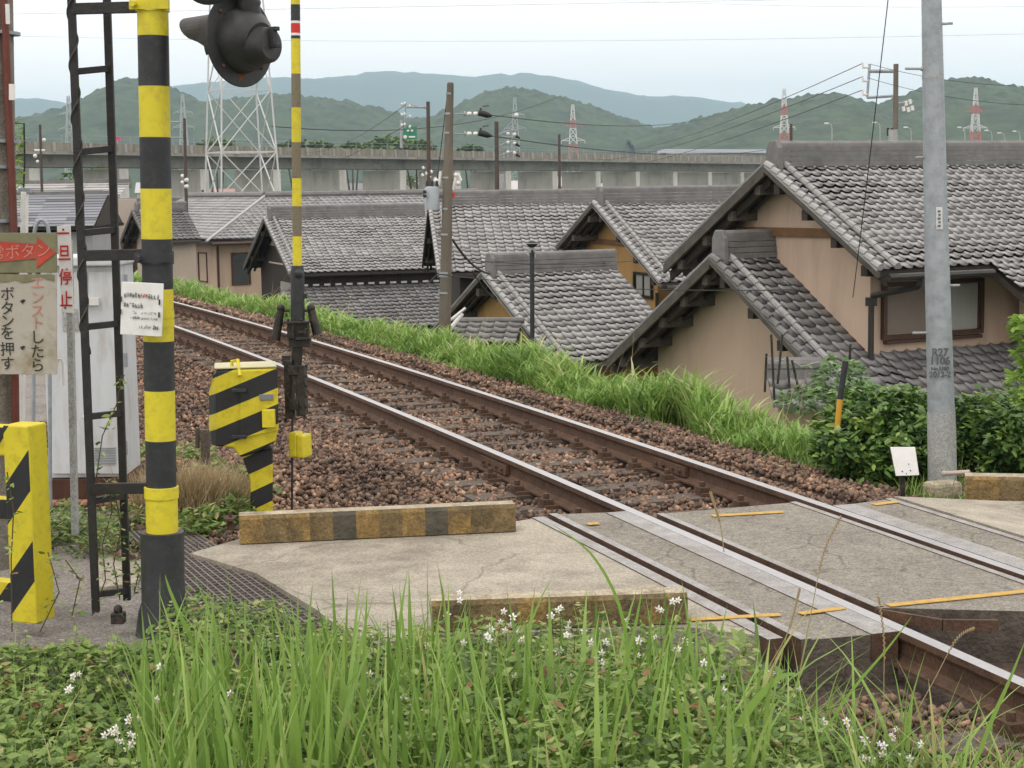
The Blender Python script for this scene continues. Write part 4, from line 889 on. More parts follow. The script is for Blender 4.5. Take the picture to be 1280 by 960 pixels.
# --- its single-storey front wing
t, H, L, wr, wl = house('tiled_house_wing', 'low pinkish wing with dark grey tiled gable in front of the two-storey house', (888, 321), 26.0, 29, 3.35, 2.85, 31.2, 1.28, PINK, tile=TILE2, ridge_h=.34, board=.17, K=8, verge=.60, eave=.55, purl=4, backstub=False, cat='house wing', gable_beam=False, pu=.23, pd=.205)
wing = t; H2 = H
cs, sn_ = math.cos(R(31.2)), math.sin(R(31.2)); d0 = 2.52 / cs
# the wing's slope continues as a skirt roof below the upper windows
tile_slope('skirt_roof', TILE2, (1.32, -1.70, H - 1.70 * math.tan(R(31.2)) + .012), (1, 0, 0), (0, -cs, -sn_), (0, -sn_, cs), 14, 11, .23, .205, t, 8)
mb = MB(); mb.box((3.0, -1.74, H - 1.68 * .605), (3.4, .10, .07))
mb.build('flashing', mat('black_gutter', (.03,) * 3), t, world=False)
mb = MB()
for k in range(12): mb.box((1.6 + k * .26, -1.82, H - 1.80 * .605 + .04), (.15, .035, .035))
mb.build('mortar_dab', WHT, t, world=False, bevel=.01)
local_box(t, (3.3, -1.2, (H - 1.5) / 2 - .2), (3.2, 3.0, H - 1.5), 'wall', PINK)
mb = MB(); zz_ = H - 3.3 * .605
mb.beam((4.56, -1.7, H - 1.66 * .605), (4.56, -3.9, H - 3.85 * .605), .1, .09); mb.beam((1.35, .0, H + .03), (1.35, -1.75, H + .03 - 1.75 * .605), .11, .14); mb.build('hip_edge', mat('black_gutter', (.03,) * 3), t, world=False)
# low ridge roll of a porch roof showing at the foot of the wing
mb = MB(); a, b = AT(958, 457, 23.3), AT(1026, 456, 23.3); mb.tube([a, b], .11, 12); mb.beam(a - Vector((0, 0, .12)), b - Vector((0, 0, .12)), .2, .14)
pt_ = thing('porch_roof', (a.x, a.y, VZ), 'low tiled porch roof with a rounded grey ridge at the foot of the pinkish wing', 'porch roof', rz=R(0)); mb.build('ridge', RIDGE, pt_)
tile_slope('roof_slope', TILE2, (0, -.06, a.z - VZ - .16), (1, .0, 0), (0, -.86, -.5), (0, -.5, .86), 6, 3, .25, .235, pt_, 6)
mb = MB(); mb.box((1.1, .1, (a.z - VZ - .5) / 2), (1.9, .3, a.z - VZ - .5)); mb.build('wall', PINK, pt_, world=False)

# --- small ochre-walled house in the middle
t, H, L, wr, wl = house('tiled_house', 'small ochre-walled house with wide tiled roof behind the thin black pole', (603, 341), 35.0, 28, 3.0, 2.6, 29, 3.0, OCHRE, ridge_h=.34, board=.10, K=6, verge=.45, purl=2, cat='house')
mb = MB(); a = AT(580, 402, 33.2); 
pt_ = thing('lean_to_roof', (a.x, a.y, VZ), 'small dark tiled lean-to roof under the ochre gable', 'lean-to roof', rz=R(-8)); Ha = a.z - VZ
tile_slope('roof_slope', TILE2, (-.15, .0, Ha), (1, 0, 0), (0, -.93, -.36), (0, -.36, .93), 5, 4, .25, .235, pt_, 5)
mb = MB(); mb.tube([(-.2, 0, Ha + .02), (1.15, 0, Ha + .02)], .06, 8); mb.build('ridge', RIDGE, pt_, world=False); mb = MB(); mb.box((.5, .15, Ha / 2 - .1), (1.1, .3, Ha - .2)); mb.build('wall', OLDW2, pt_, world=False)
mb = MB(); mb.tube([AT(562, 412, 32.5), AT(578, 392, 32.6)], .04, 8); mb.tube([AT(558, 404, 32.5), AT(582, 385, 32.6)], .025, 8); props(mb.build('white_pipe', WHT), 'white pipe leaning by the dark lean-to roof', 'pipe')
# --- ochre two-storey house behind
t, H, L, wr, wl = house('tiled_house', 'tall ochre house with brown gable beam and a small two-pane window', (741, 253), 42, 22, 3.55, 3.7, 26.5, 9.5, OCHRE, ridge_h=.32, board=.12, K=5, verge=.7, eave=.6, purl=3, wallR=2.0)
window(t, -1.75, -.85, H - 2.2, H - 1.66, .70, 'y', 2, pane_m=[CURT, CURT], frame=mat('black_window_frame', (.02, .02, .02), .5, .1))
mb = MB(); ze = H - 3.55 * math.tan(R(26.5)) - .1; mb.tube([(.1, -3.62, ze), (9, -3.62, ze)], .06, 8); mb.tube([(.66, -2.03, ze - .2), (.66, -2.03, .5)], .04, 8); mb.build('gutter', mat('black_gutter', (.03,) * 3), t, world=False)
local_box(t, (3.4, -wr - .05, H - 3.4), (3.4, .08, 1.1), 'shuttered_window', mat('brown_shutters', (.07, .045, .035), .6, .2, 4, stretch=(.3, .3, 10)))
# --- long roof behind it, dark walls
t, H, L, wr, wl = house('tiled_house', 'long house with weathered tiles and dark wall behind the concrete utility pole', (536, 255), 46, 6, 3.4, 3.4, 26, 4.6, DKWOOD, ridge_h=.30, K=5, left_tiles=False, purl=2)
# --- dark-walled long house left of the middle
t, H, L, wr, wl = house('tiled_house', 'long low house with black board wall and pale gable left of the transformer', (330, 272), 58, 20, 3.55, 3.55, 25.5, 5.6, DKWOOD, ridge_h=.34, K=5, board=.2, verge=.5, purl=1, gable_beam=False)
mb = MB(); mb.prism([(.47, 1.5, H - .16 - 1.5 * .53), (.47, -1.5, H - .16 - 1.5 * .53), (.47, 0, H - .35)], (.02, 0, 0)); mb.prism([(.46, 1.6, H - 1.55), (.46, -2.9, H - 1.55), (.46, -2.9, H - 1.5), (.46, 1.6, H - 1.5)], (.02, 0, 0)); mb.build('gable_panel', PLAST, t, world=False)
local_box(t, (.48, -1.0, H - 2.35), (.04, 1.8, .5), 'shutter', mat('grey_shutter', (.30, .29, .28), .6, .1))
print('dark house L', L, H)
# skirt roof below its black wall
cs, sn_ = math.cos(R(24)), math.sin(R(24)); zs = H - 2.15
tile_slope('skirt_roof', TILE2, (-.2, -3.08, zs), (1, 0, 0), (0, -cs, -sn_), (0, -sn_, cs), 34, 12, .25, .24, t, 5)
mb = MB()
for k in range(22): mb.box((.2 + k * .36, -3.14, zs + .06), (.19, .05, .06))
mb.build('mortar_dab', WHT, t, world=False)
local_box(t, (3.9, -4.0, zs / 2 - .7), (7.2, 1.6, zs - 1.4), 'wall', OLDW2)

# --- hipped slate house further left
SLATE = mat('grey_slate_sheet', (.20, .205, .21), .55, .12, 1.2, attr=TRMP, dirt=(.13, .13, .13), dscale=.8, damt=.5)
def slate(name, TL, TR, BL, BR, rows, m, parent, step=.035):
    TL, TR, BL, BR = (Vector(v) for v in (TL, TR, BL, BR)); n = (BR - BL).cross(TL - BL).normalized()
    if n.z < 0: n = -n
    mb = MB(); rn = random.Random(5)
    for j in range(rows):
        f0, f1 = j / rows, (j + 1) / rows + .004
        a, b = TL.lerp(BL, f0), TR.lerp(BR, f0); c_, d = TL.lerp(BL, f1) + n * step, TR.lerp(BR, f1) + n * step
        K = max(1, int((d - c_).length / .9))
        for k in range(K):
            mb.rv = rn.random(); u, v = k / K, (k + 1) / K
            mb.quad([c_.lerp(d, u), c_.lerp(d, v), a.lerp(b, v), a.lerp(b, u)]); mb.quad([c_.lerp(d, v), c_.lerp(d, u), c_.lerp(d, u) - n * step, c_.lerp(d, v) - n * step])
    return mb.build(name, m, parent, world=False, rnd=True)
Yh = 75; c0 = AT(258, 302.5, Yh); t = thing('hipped_house', (c0.x, c0.y, VZ), 'pale pinkish house with hipped slate roof and light hip line beyond the barrier rod', 'house', rz=R(29)); E_ = c0.z - VZ; Hh = E_ + 1.85; hw = 4.4
ln = math.hypot(hw, Hh - E_); cs, sn_ = hw / ln, (Hh - E_) / ln; HT = mat('pale_grey_roof_tile', (.36, .365, .37), .55, .12, 3, attr=TRMP, dirt=(.22, .22, .22), dscale=1.1, damt=.4)
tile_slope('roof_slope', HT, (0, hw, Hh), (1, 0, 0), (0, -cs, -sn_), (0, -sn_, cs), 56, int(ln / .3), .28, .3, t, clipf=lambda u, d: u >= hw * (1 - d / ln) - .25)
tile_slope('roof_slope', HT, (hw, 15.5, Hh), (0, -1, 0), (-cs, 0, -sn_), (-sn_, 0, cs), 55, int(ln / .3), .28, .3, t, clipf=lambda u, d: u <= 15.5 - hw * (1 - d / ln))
mb = MB(); mb.tube([(0, 0, E_ + .03), (hw, hw, Hh + .05)], .055, 8); mb.build('hip_line', mat('pale_hip_tile', (.42, .43, .43), .6, .1), t, world=False)
mb = MB(); mb.tube([(hw, hw, Hh + .08), (hw, 15, Hh + .08)], .15, 8); mb.tube([(hw, hw, Hh + .08), (hw + 11, hw, Hh + .08)], .15, 8); mb.build('ridge', RIDGE, t, world=False)
mb = MB(); mb.hexa([(0, 0, E_ - .12), (15.5, 0, E_ - .12), (15.5, 17, E_ - .12), (0, 17, E_ - .12), (0, 0, E_), (15.5, 0, E_), (15.5, 17, E_), (0, 17, E_)]); mb.build('eaves', OLDW2, t, world=False)
local_box(t, (7.9, 8.6, (E_ - .13) / 2), (14.4, 15.6, E_ - .13), 'wall', PINK)
mb = MB(); mb.box((hw + .8, 15.2, Hh + .3), (.1, .1, .1)); mb.tube([(.2, -.1, E_ - .1), (15, -.1, E_ - .1)], .07, 8); mb.tube([(.75, .72, E_ - .1), (.75, .72, .5)], .05, 6); mb.tube([(5.2, .72, E_ - .5), (5.2, .72, .5)], .05, 6); mb.build('gutter', BROWNF, t, world=False)
window(t, 2.0, 3.1, E_ - 1.8, E_ - .55, .72, 'y', 1, curtain=False); window(t, 8.2, 10.6, E_ - 2.2, E_ - .55, .70, 'y', 2, curtain=False); window(t, 1.4, 2.2, E_ - 1.9, E_ - .55, .79, 'x', 1, curtain=False); window(t, 3.1, 4.0, E_ - 1.9, E_ - .5, .79, 'x', 1, curtain=False)
# small houses behind the left
house('tiled_house', 'house with small dark timber gable between ladder and banded post', (165, 263), 70, 26, 2.1, 2.1, 30, 2.2, PLAST, tile=TILE2, ridge_h=.28, K=4, board=.2, purl=1, gable_beam=False)
house('tiled_house', 'small tiled house with a dark triangular gable behind the hipped slate roof', (261, 254), 92, 209, 2.2, 2.0, 33, 5.6, DKWOOD, tile=TILE2, ridge_h=.3, K=4, board=.22, purl=1, gable_beam=False, left_tiles=True)
# long sheet roof at far left
c0 = AT(0, 284, 58); t = thing('long_shed', (c0.x, c0.y, VZ), 'long low building with a blue grey sheet roof and light wall behind the ladder', 'building', rz=R(3)); E_ = c0.z - VZ
SHEET = mat('blue_grey_sheet_roof', (.20, .215, .245), .5, .08, .8, attr=TRMP)
slate('roof_slope', (-3, 3.0, E_ + 1.05), (3.05, 3.0, E_ + 1.05), (-3, 0, E_), (3.05, 0, E_), 12, SHEET, t, .02)
mb = MB(); mb.hexa([(-3, .05, E_ - .12), (3.05, .05, E_ - .12), (3.05, 6, E_ - .12), (-3, 6, E_ - .12), (-3, .05, E_ - .02), (3.05, .05, E_ - .02), (3.05, 6, E_ - .02), (-3, 6, E_ - .02)]); mb.prism([(3.0, 0.05, E_ - .1), (3.0, 6, E_ - .1), (3.0, 3, E_ + 1.0)], (.05, 0, 0)); mb.build('eaves', OLDW2, t, world=False)
local_box(t, (0, 3.2, (E_ - .2) / 2), (5.8, 5.4, E_ - .2), 'wall', mat('light_grey_wall', (.34, .35, .36), .8, .06, 1))
mb = MB(); mb.box((0, 3.02, E_ + 1.08), (6.1, .2, .12)); mb.build('ridge', RIDGE, t, world=False)
c0 = AT(20, 246, 84); t = thing('long_shed', (c0.x, c0.y, VZ), 'low pale-roofed building beyond the blue grey sheet roof at far left', 'building', rz=R(2)); E_ = c0.z - VZ
slate('roof_slope', (-2, 3.0, E_ + .62), (4.9, 3.0, E_ + .62), (-2, 0, E_), (4.9, 0, E_), 5, TILE, t, .05); local_box(t, (1.4, 3.0, E_ / 2 - .1), (6.6, 5.2, E_ - .2), 'wall', PLAST); mb = MB(); mb.box((1.4, 3.02, E_ + .68), (7.0, .3, .2)); mb.build('ridge', RIDGE, t, world=False)
# two more far roofs behind, just under the viaduct
for (px, py, Y, wd, lab) in ((375, 243, 96, 5.2, 'low far roof just below the viaduct beside the lattice pylon'), (470, 247, 98, 5.0, 'grey far roof with a dark ridge left of the transformer')):
    c0 = AT(px, py + 4, Y); t = thing('tiled_house', (c0.x, c0.y, VZ), lab, 'house', rz=R(5)); E_ = c0.z - VZ
    slate('roof_slope', (-wd, 3.0, E_ + .2), (wd, 3.0, E_ + .2), (-wd - .3, 0, E_ - 1.0), (wd + .3, 0, E_ - 1.0), 8, TILE2, t); local_box(t, (0, 3.2, E_ / 2 - .7), (wd * 1.8, 5, E_ - 1.4), 'wall', PLAST)
    mb = MB(); mb.box((0, 3.02, E_ + .25), (wd * 2, .3, .22)); mb.build('ridge', RIDGE, t, world=False)

# =================================================================== VIADUCT
VC = mat('stained_viaduct_concrete', (.31, .30, .28), .9, .15, .25, dirt=(.14, .135, .12), dscale=.35, damt=.8)
VC2 = mat('pale_viaduct_concrete', (.36, .345, .315), .9, .12, .3, dirt=(.22, .21, .19), dscale=.4, damt=.7)
VC3 = mat('streaked_parapet_concrete', (.27, .25, .21), .9, .25, .8, dirt=(.12, .10, .08), dscale=1.2, damt=.8, stretch=(2, 2, .4))
vo = Vector((-50, 250)); vd = Vector((.56, .83)).normalized(); vn = Vector((vd.y, -vd.x))      # vn points towards us
def VP(s, n, z): p = vo + vd * s + vn * n; return Vector((p.x, p.y, z))
ztop = lambda s: 7.85 - s * .0045
t = thing('viaduct', VP(60, 0, VZ), 'long grey concrete motorway viaduct on wall piers crossing the valley behind the houses', 'viaduct')
mb = MB(); pa = MB(); S = [-260 + 20 * i for i in range(60)]
for a, b in zip(S, S[1:]):
    def seg(m_, n0, n1, z0, z1): m_.hexa([VP(a, n1, ztop(a) + z0), VP(b, n1, ztop(b) + z0), VP(b, n0, ztop(b) + z0), VP(a, n0, ztop(a) + z0), VP(a, n1, ztop(a) + z1), VP(b, n1, ztop(b) + z1), VP(b, n0, ztop(b) + z1), VP(a, n0, ztop(a) + z1)])
    seg(mb, -3.2, 3.2, -2.7, -1.15); seg(mb, -6.0, 6.0, -1.15, -.75); seg(pa, 5.8, 6.02, -.75, .35); seg(pa, -6.0, -5.8, -.75, .35)
mb.build('deck', VC, t); pa.build('parapet', VC3, t)
mb = MB(); s = -250
while s < 700: mb.hexa([VP(s, 6.1, ztop(s) - .8), VP(s + .5, 6.1, ztop(s) - .8), VP(s + .5, 5.78, ztop(s) - .8), VP(s, 5.78, ztop(s) - .8), VP(s, 6.1, ztop(s) + .38), VP(s + .5, 6.1, ztop(s) + .38), VP(s + .5, 5.78, ztop(s) + .38), VP(s, 5.78, ztop(s) + .38)]); s += 3.1
mb.build('parapet_ribs', VC2, t)['kind'] = 'stuff'
mb = MB(); s = -250
while s < 500:
    mb.tube([VP(s, 5.9, ztop(s) + .3), VP(s, 5.9, ztop(s) + 1.3)], .05, 4); s += 4
for a, b in zip(S, S[1:]):
    mb.tube([VP(a, 5.9, ztop(a) + 1.3), VP(b, 5.9, ztop(b) + 1.3)], .04, 4); mb.tube([VP(a, 5.9, ztop(a) + .85), VP(b, 5.9, ztop(b) + .85)], .03, 4)
mb.build('railing', GALV, t)
PIERM = mat('pale_pier_concrete', (.66, .65, .61), .9, .1, .3, dirt=(.36, .35, .32), dscale=.4, damt=.7, stretch=(1, 1, .3))
s = 83.5 - 15.5 * 14; k = 0
while s < 480:
    mb = MB(); wn = 3.9; zt = ztop(s) - 2.9; tw = .85
    mb.hexa([VP(s - tw, wn, VZ), VP(s + tw, wn, VZ), VP(s + tw, -wn, VZ), VP(s - tw, -wn, VZ), VP(s - tw, wn, zt), VP(s + tw, wn, zt), VP(s + tw, -wn, zt), VP(s - tw, -wn, zt)]); mb.build('pier', PIERM, t)
    s += 15.5; k += 1
# slip road strip and far pale roofs right of the viaduct
GREEN = mat('sign_green', (.02, .22, .11), .5, .05)
sp = AT(512, 170, 285); t = thing('motorway_sign', (sp.x, sp.y, 7), 'small green motorway sign with white symbols standing above the viaduct', 'road sign')
k = 285 / FPX; A = lambda x, y, e=0.: AT(x, y, 285 - e)
mb = MB(); mb.prism([A(504, 174), A(521, 174), A(521, 158), A(504, 158)], (0, .2, 0)); mb.build('panel', GREEN, t)
mb = MB(); mb.tube([A(501.5, 185), A(501.5, 150)], .22, 6); mb.build('mast', GALV2, t)
mb = MB()
for x, y, r in ((506.5, 171, 2.3), (510, 163, 1.6), (515, 163, 1.6)): mb.tube([A(x, y, .15), A(x, y, .3)], r * k, 10)
mb.prism([A(511, 172, .2), A(519, 172, .2), A(519, 170, .2), A(511, 170, .2)], (0, -.05, 0)); mb.build('white_symbols', WHT, t)
t = thing('pink_sign', AT(147, 175, 262), 'small pink sign on the viaduct seen beside the ladder', 'road sign'); A = lambda x, y, e=0.: AT(x, y, 262 - e)
mb = MB(); mb.prism([A(143, 177), A(151, 177), A(150, 171), A(143, 171)], (0, .1, 0)); mb.build('panel', mat('pink_panel', (.55, .06, .16), .5, .1), t); mb = MB(); mb.tube([A(147, 186), A(147, 176)], .08, 5); mb.build('stem', GALV2, t)
for i, (px, py, Y) in enumerate(((1040, 155, 390), (1100, 154, 400), (1139, 160, 410), (1173, 158, 420), (1206, 160, 430), (1240, 164, 440), (1256, 167, 455), (1275, 165, 470))):
    p = AT(px, py, Y); k = Y / FPX; t = thing('street_lamp', (p.x, p.y, ztop(200)), 'grey curved motorway street lamp, %s' % ('leftmost of eight, left of the drop wire|second from the left, by the small transformer|third from the left, just left of the steel pole|fourth, hidden partly by the steel pole|fifth from the left, just right of the steel pole|sixth, right of the striped pylon|seventh from the left|last one at the right edge'.split('|')[i]), 'street lamp', group='street lamps along the far motorway')
    mb = MB(); mb.tube([AT(px, 200, Y), AT(px, py + 6, Y), AT(px - 1, py + 1, Y), AT(px - 4, py - 1, Y)], .13, 6); mb.build('mast', GALV2, t, smooth=True)
    mb = MB(); mb.box(AT(px - 7, py - 1, Y), (.9, .3, .3)); mb.build('lamp', WHT, t)
mb = MB(); a, b = AT(828, 191, 420), AT(968, 191, 470); mb.hexa([a, b, b + Vector((0, 14, 0)), a + Vector((0, 14, 0)), a + Vector((0, 0, .9)), b + Vector((0, 0, .9)), b + Vector((0, 14, .9)), a + Vector((0, 14, .9))]); a = AT(828, 191, 420)
t = thing('warehouse', (a.x, a.y, VZ), 'long low far building with a pale blue roof behind the viaduct', 'building'); mb.build('roof', mat('pale_blue_roof', (.55, .60, .66), .5, .03), t)
mb = MB(); b = AT(968, 191, 470); mb.hexa([(a.x + 1, a.y + 1, VZ), (b.x - 1, b.y + 1, VZ), (b.x - 1, b.y + 12, VZ), (a.x + 1, a.y + 12, VZ), (a.x + 1, a.y + 1, a.z), (b.x - 1, b.y + 1, b.z), (b.x - 1, b.y + 12, b.z), (a.x + 1, a.y + 12, a.z)]); mb.build('wall', VC2, t)
# small far houses under and behind the viaduct
rn = random.Random(11)
for i, (px, cc_, lab) in enumerate(((285, (.40, .22, .19), 'small far house with a reddish roof behind the pylon legs'), (440, (.2, .2, .21), 'small far house with a grey roof seen between viaduct piers'), (502, (.45, .40, .34), 'pale far house right of the wide viaduct pier'), (545, (.3, .3, .3), 'far grey house behind the transformer'), (640, (.5, .5, .5), 'white far house seen under the viaduct right of the concrete pole'), (693, (.4, .4, .42), 'far grey house between two viaduct piers'), (750, (.35, .33, .3), 'far brown house seen between viaduct piers'), (110, (.5, .3, .3), 'far pinkish house seen between ladder rails'), (200, (.45, .45, .45), 'far pale house behind the banded post'), (30, (.4, .4, .4), 'far grey house behind the concrete pole at the left edge'), (840, (.45, .44, .42), 'far pale house below the viaduct beside the big roof'))):
    Y = 380 + 20 * (i % 4); p = AT(px, 238, Y); t = thing('far_house', (p.x, p.y, VZ), lab, 'house', rz=R(rn.uniform(-25, 25)))
    h = 5.2 + (i % 3) * .8; mb = MB(); mb.box((0, 0, h / 2), (9, 7, h)); mb.build('wall', mat('far_wall_%d' % (i % 3), [(.45, .43, .40), (.38, .34, .30), (.5, .5, .5)][i % 3], .8, .05), t, world=False)
    mb = MB(); mb.prism([(-5, -4, h), (-5, 4, h), (-5, 0, h + 2.2)], (10, 0, 0)); mb.build('roof', mat('far_roof_%d' % i, cc_, .7, .1), t, world=False)
    mb = MB()
    for q in (-2.4, 1.8): mb.box((q, -3.55, h - 1.6), (1.6, .1, 1.2))
    mb.build('window', GLASS, t, world=False)

# =================================================================== PYLONS, POLES, WIRES
PYW = mat('pale_lattice_steel', (.55, .57, .58), .5, .06, 3)
def lattice(name, label, base, w0, w1, Hh, levels, r, mats, rz=0, arms=(), group=None, seg=4, mi=lambda f: 0):
    t = thing(name, base, label, 'pylon', rz=rz, group=group)
    def c(f, k): w_ = w0 + (w1 - w0) * f; sx, sy = ((-1, -1), (1, -1), (1, 1), (-1, 1))[k % 4]; return Vector((sx * w_ / 2, sy * w_ / 2, Hh * f))
    mb = MB()
    for k in range(4):
        for i in range(levels): f0, f1 = i / levels, (i + 1) / levels; mb.tube([c(f0, k), c(f1, k)], r * 1.35, seg, mi((f0 + f1) / 2), cap=False)
    mb.build('legs', mats, t, world=False)
    mb = MB()
    for i in range(levels):
        f0, f1 = i / levels, (i + 1) / levels
        for k in range(4):
            m = mi((f0 + f1) / 2); mb.tube([c(f0, k), c(f1, k + 1)], r, seg, m, cap=False); mb.tube([c(f0, k + 1), c(f1, k)], r, seg, m, cap=False); mb.tube([c(f1, k), c(f1, k + 1)], r, seg, m, cap=False)
    mb.build('bracing', mats, t, world=False)
    for z, L in arms:
        mb = MB(); w_ = (w0 + (w1 - w0) * z / Hh) / 2
        for sg in (-1, 1):
            tip = Vector((sg * L, 0, z)); 
            for yy in (-w_, w_): mb.tube([Vector((sg * w_, yy, z)), tip], r, seg, mi(z / Hh)); mb.tube([Vector((sg * w_, yy, z + L * .22)), tip], r, seg, mi(z / Hh))
            mb.tube([tip, tip - Vector((0, 0, L * .25))], r, seg, mi(z / Hh))
        mb.build('cross_arm', mats, t, world=False)
    return t
p = AT(303, 243, 150); pyl = lattice('transmission_pylon', 'large pale steel lattice pylon rising behind the tiled roofs and the black lamp', (p.x, p.y, VZ), 5.7, 2.3, 36, 7, .062, [PYW], rz=R(25), arms=((27, 6), (31, 5)))
PR, PW = mat('pylon_red', (.50, .13, .11), .6, .05), mat('pylon_white', (.62, .62, .62), .6, .03)
for px, ytop, ybase, lab, xw in ((717, 131, 186, 'distant red and white pylon above the viaduct left of the big roof', 4.4), (980, 111, 184, 'distant red and white pylon with an antenna just left of the H-frame pole', 4.6), (1218, 110, 180, 'distant red and white pylon right of the steel pole', 5)):
    Y = 900; p = AT(px, 232, Y); zt = AT(px, ytop, Y).z; zb = -5; Hh = zt - zb
    t = lattice('striped_pylon', lab, (p.x, p.y, zb), 8.0, 1.1, Hh, 12, .17, [PR, PW], arms=((Hh * .62, 6.0), (Hh * .78, 5.0)) if px != 980 else ((Hh * .64, 5.5),), mi=lambda f: 0 if int(f * 7) % 2 == 1 else 1)
for px, ytop, lab in ((645, 122, 'faint grey far pylon against the hill right of the concrete pole'), (90, 120, 'faint grey far pylon on the hill between the ladder rails'), (232, 118, 'faint grey far pylon against the hill right of the banded post')):
    Y = 1150; p = AT(px, 232, Y); zt = AT(px, ytop, Y).z; lattice('far_pylon', lab, (p.x, p.y, -5), 9, 1.4, zt + 5, 10, .16, [mat('far_lattice_grey', (.40, .42, .42), .6, .03)], arms=((zt * .75, 7), (zt * .9, 6)))
WIRE = mat('black_wire', (.03, .03, .032), .6, .1); INS = mat('white_porcelain', (.72, .72, .70), .3, .04); INSB = mat('black_rubber_cover', (.02, .02, .022), .5, .1)
def wire(name, a, b, sag, r, label, cat='wire', group=None, m=None):
    a, b = Vector(a), Vector(b); mb = MB(); N = 14
    mb.tube([a.lerp(b, i / N) - Vector((0, 0, sag * 4 * (i / N) * (1 - i / N))) for i in range(N + 1)], r, 5); return props(mb.build(name, m or WIRE), label, cat, group)
# concrete utility pole in the middle
yq = 30.0; A = lambda x, y, e=0.: AT(x, y, yq - e); k = yq / FPX
t = thing('concrete_utility_pole', A(553, 420), 'brownish concrete utility pole in the middle with a grey transformer and two black covered insulators', 'utility pole')
mb = MB(); mb.tube([A(553, 470), A(556, 400), A(559, 260), A(561, 170), A(563, 105)], [8.2 * k, 7.7 * k, 6.4 * k, 5.3 * k, 4.2 * k], 18); mb.tube([A(563, 105), A(563, 103)], [4.2 * k, 3.2 * k], 18); mb.build('pole', mat('brown_stained_concrete', (.155, .135, .11), .9, .25, 3, dirt=(.09, .075, .06), dscale=2, damt=.7, stretch=(1, 1, .3)), t, smooth=True)
for py in (117, 142, 166, 222, 261, 293, 341, 345, 366):
    mb = MB(); mb.tube([A(562 - (py - 105) * .024, py - 1.2), A(562 - (py - 105) * .024, py + 1.2)], (4.6 + (py - 105) * .0125) * k, 16); mb.build('band', GALV, t)
for py in (142, 167):
    mb = MB(); mb.tube([A(566, py), A(582, py + .5)], .012, 6); mb.tube([A(580, py), A(582, py)], .04, 8); mb.build('strut', GALV2, t)
    mb = MB()
    for x in (586.5, 594.5): mb.tube([A(x - 3, py + .3), A(x - 1.5, py + .3), A(x + 1.5, py + .3), A(x + 3, py + .3)], [.02, .036, .036, .02], 10)
    mb.build('insulator', INS, t, smooth=True)
    mb = MB(); mb.tube([A(598, py - 1), A(604, py), A(610, py + 2), A(615, py + 3)], [.05, .055, .05, .015], 10); mb.tube([A(600, py), A(601, py - 7)], .016, 6); mb.tube([A(603, py - 9), A(611, py - 10)], .008, 5); mb.build('insulator_cover', INSB, t, smooth=True)
mb = MB(); mb.tube([A(540, 262, .05), A(540, 236, .05), A(540, 233, .05)], [.125, .125, .10], 20); mb.build('transformer', mat('transformer_grey', (.34, .38, .42), .5, .06), t, smooth=True)
mb = MB()
for x in (534, 540, 546): mb.tube([A(x, 234, .06), A(x, 226, .06)], [.03, .018], 8)
for x, y in ((531, 238), (531, 243)): mb.tube([A(x, y, .2), A(x, y + 4, .2)], .03, 8)
mb.build('bushing', INSB, t, smooth=True)
mb = MB(); mb.tube([A(558, 245), A(545, 245)], .02, 6); mb.tube([A(553, 225), A(556, 200)], .018, 6); mb.tube([A(556, 224), A(567, 224)], .03, 6); mb.beam(A(548, 292), A(566, 292), .05, .07); mb.beam(A(549, 344), A(566, 344), .03, .03); mb.build('bracket', PCONC, t)
mb = MB()
for x, y, x2, y2 in ((570, 220, 566, 237), (572, 216, 576, 226), (543, 222, 548, 230), (551, 214, 549, 232)): mb.tube([A(x, y), A(x2, y2)], .028, 8)
for x, y in ((570, 219), (573, 229), (545, 226)): mb.ball(A(x, y), .045)
mb.build('fuse_insulator', INS, t, smooth=True)
mb = MB(); mb.tube([A(567, 241), A(567, 246)], .03, 8); mb.build('red_band', RED, t)
# other line poles
def simple_pole(px, ytop, ybot, wd, Y, label, m=None, extras=()):
    k = Y / FPX; a, b = AT(px, ybot, Y), AT(px + .5, ytop, Y); t = thing('line_pole', (a.x, a.y, VZ), label, 'utility pole')
    mb = MB(); mb.tube([Vector((a.x, a.y, VZ)), b], [wd * k * .62, wd * k * .45], 10); mb.build('pole', m or PCONC, t, smooth=True); return t, k
DPOLE = mat('dark_brown_pole', (.085, .065, .055), .85, .2)
t, k = simple_pole(534.5, 127, 240, 5, 62, 'slim dark pole with a cluster of white insulators on a side frame', DPOLE); A = lambda x, y: AT(x, y, 62)
mb = MB(); mb.tube([A(508, 134), A(534, 134)], .035, 6); mb.tube([A(507, 128), A(506, 160)], .03, 6); mb.tube([A(534, 136), A(512, 130)], .02, 6); mb.build('side_frame', GALV, t)
mb = MB()
for y in (130, 143, 156):
    for dx, dy in ((-5, 0), (-1.5, -1), (5, 2)): mb.tube([A(506 + dx, y + dy), A(506 + dx + 2.2, y + dy + .8)], .055, 8)
mb.build('insulator', INS, t, smooth=True); mb = MB()
for x, y in ((532, 215), (538, 213), (528, 208), (536, 219), (527, 217)): mb.tube([A(x, y), A(x + 2, y + 3)], .05, 8)
mb.build('fuse_insulator', INS, t, smooth=True)
t, k = simple_pole(620, 152, 245, 5.5, 70, 'slim dark pole with three slanted insulator arms right of the concrete pole', DPOLE); A = lambda x, y: AT(x, y, 70)
mb = MB()
for y in (168, 182, 195): mb.tube([A(618, y + 3), A(634, y - 4), A(645, y - 6)], .03, 6); mb.tube([A(620, y + 2), A(645, y + 4)], .02, 6)
mb.tube([A(635, 166), A(635, 198)], .03, 6); mb.tube([A(625, 168), A(646, 145)], .015, 6); mb.build('arm', GALV, t)
mb = MB()
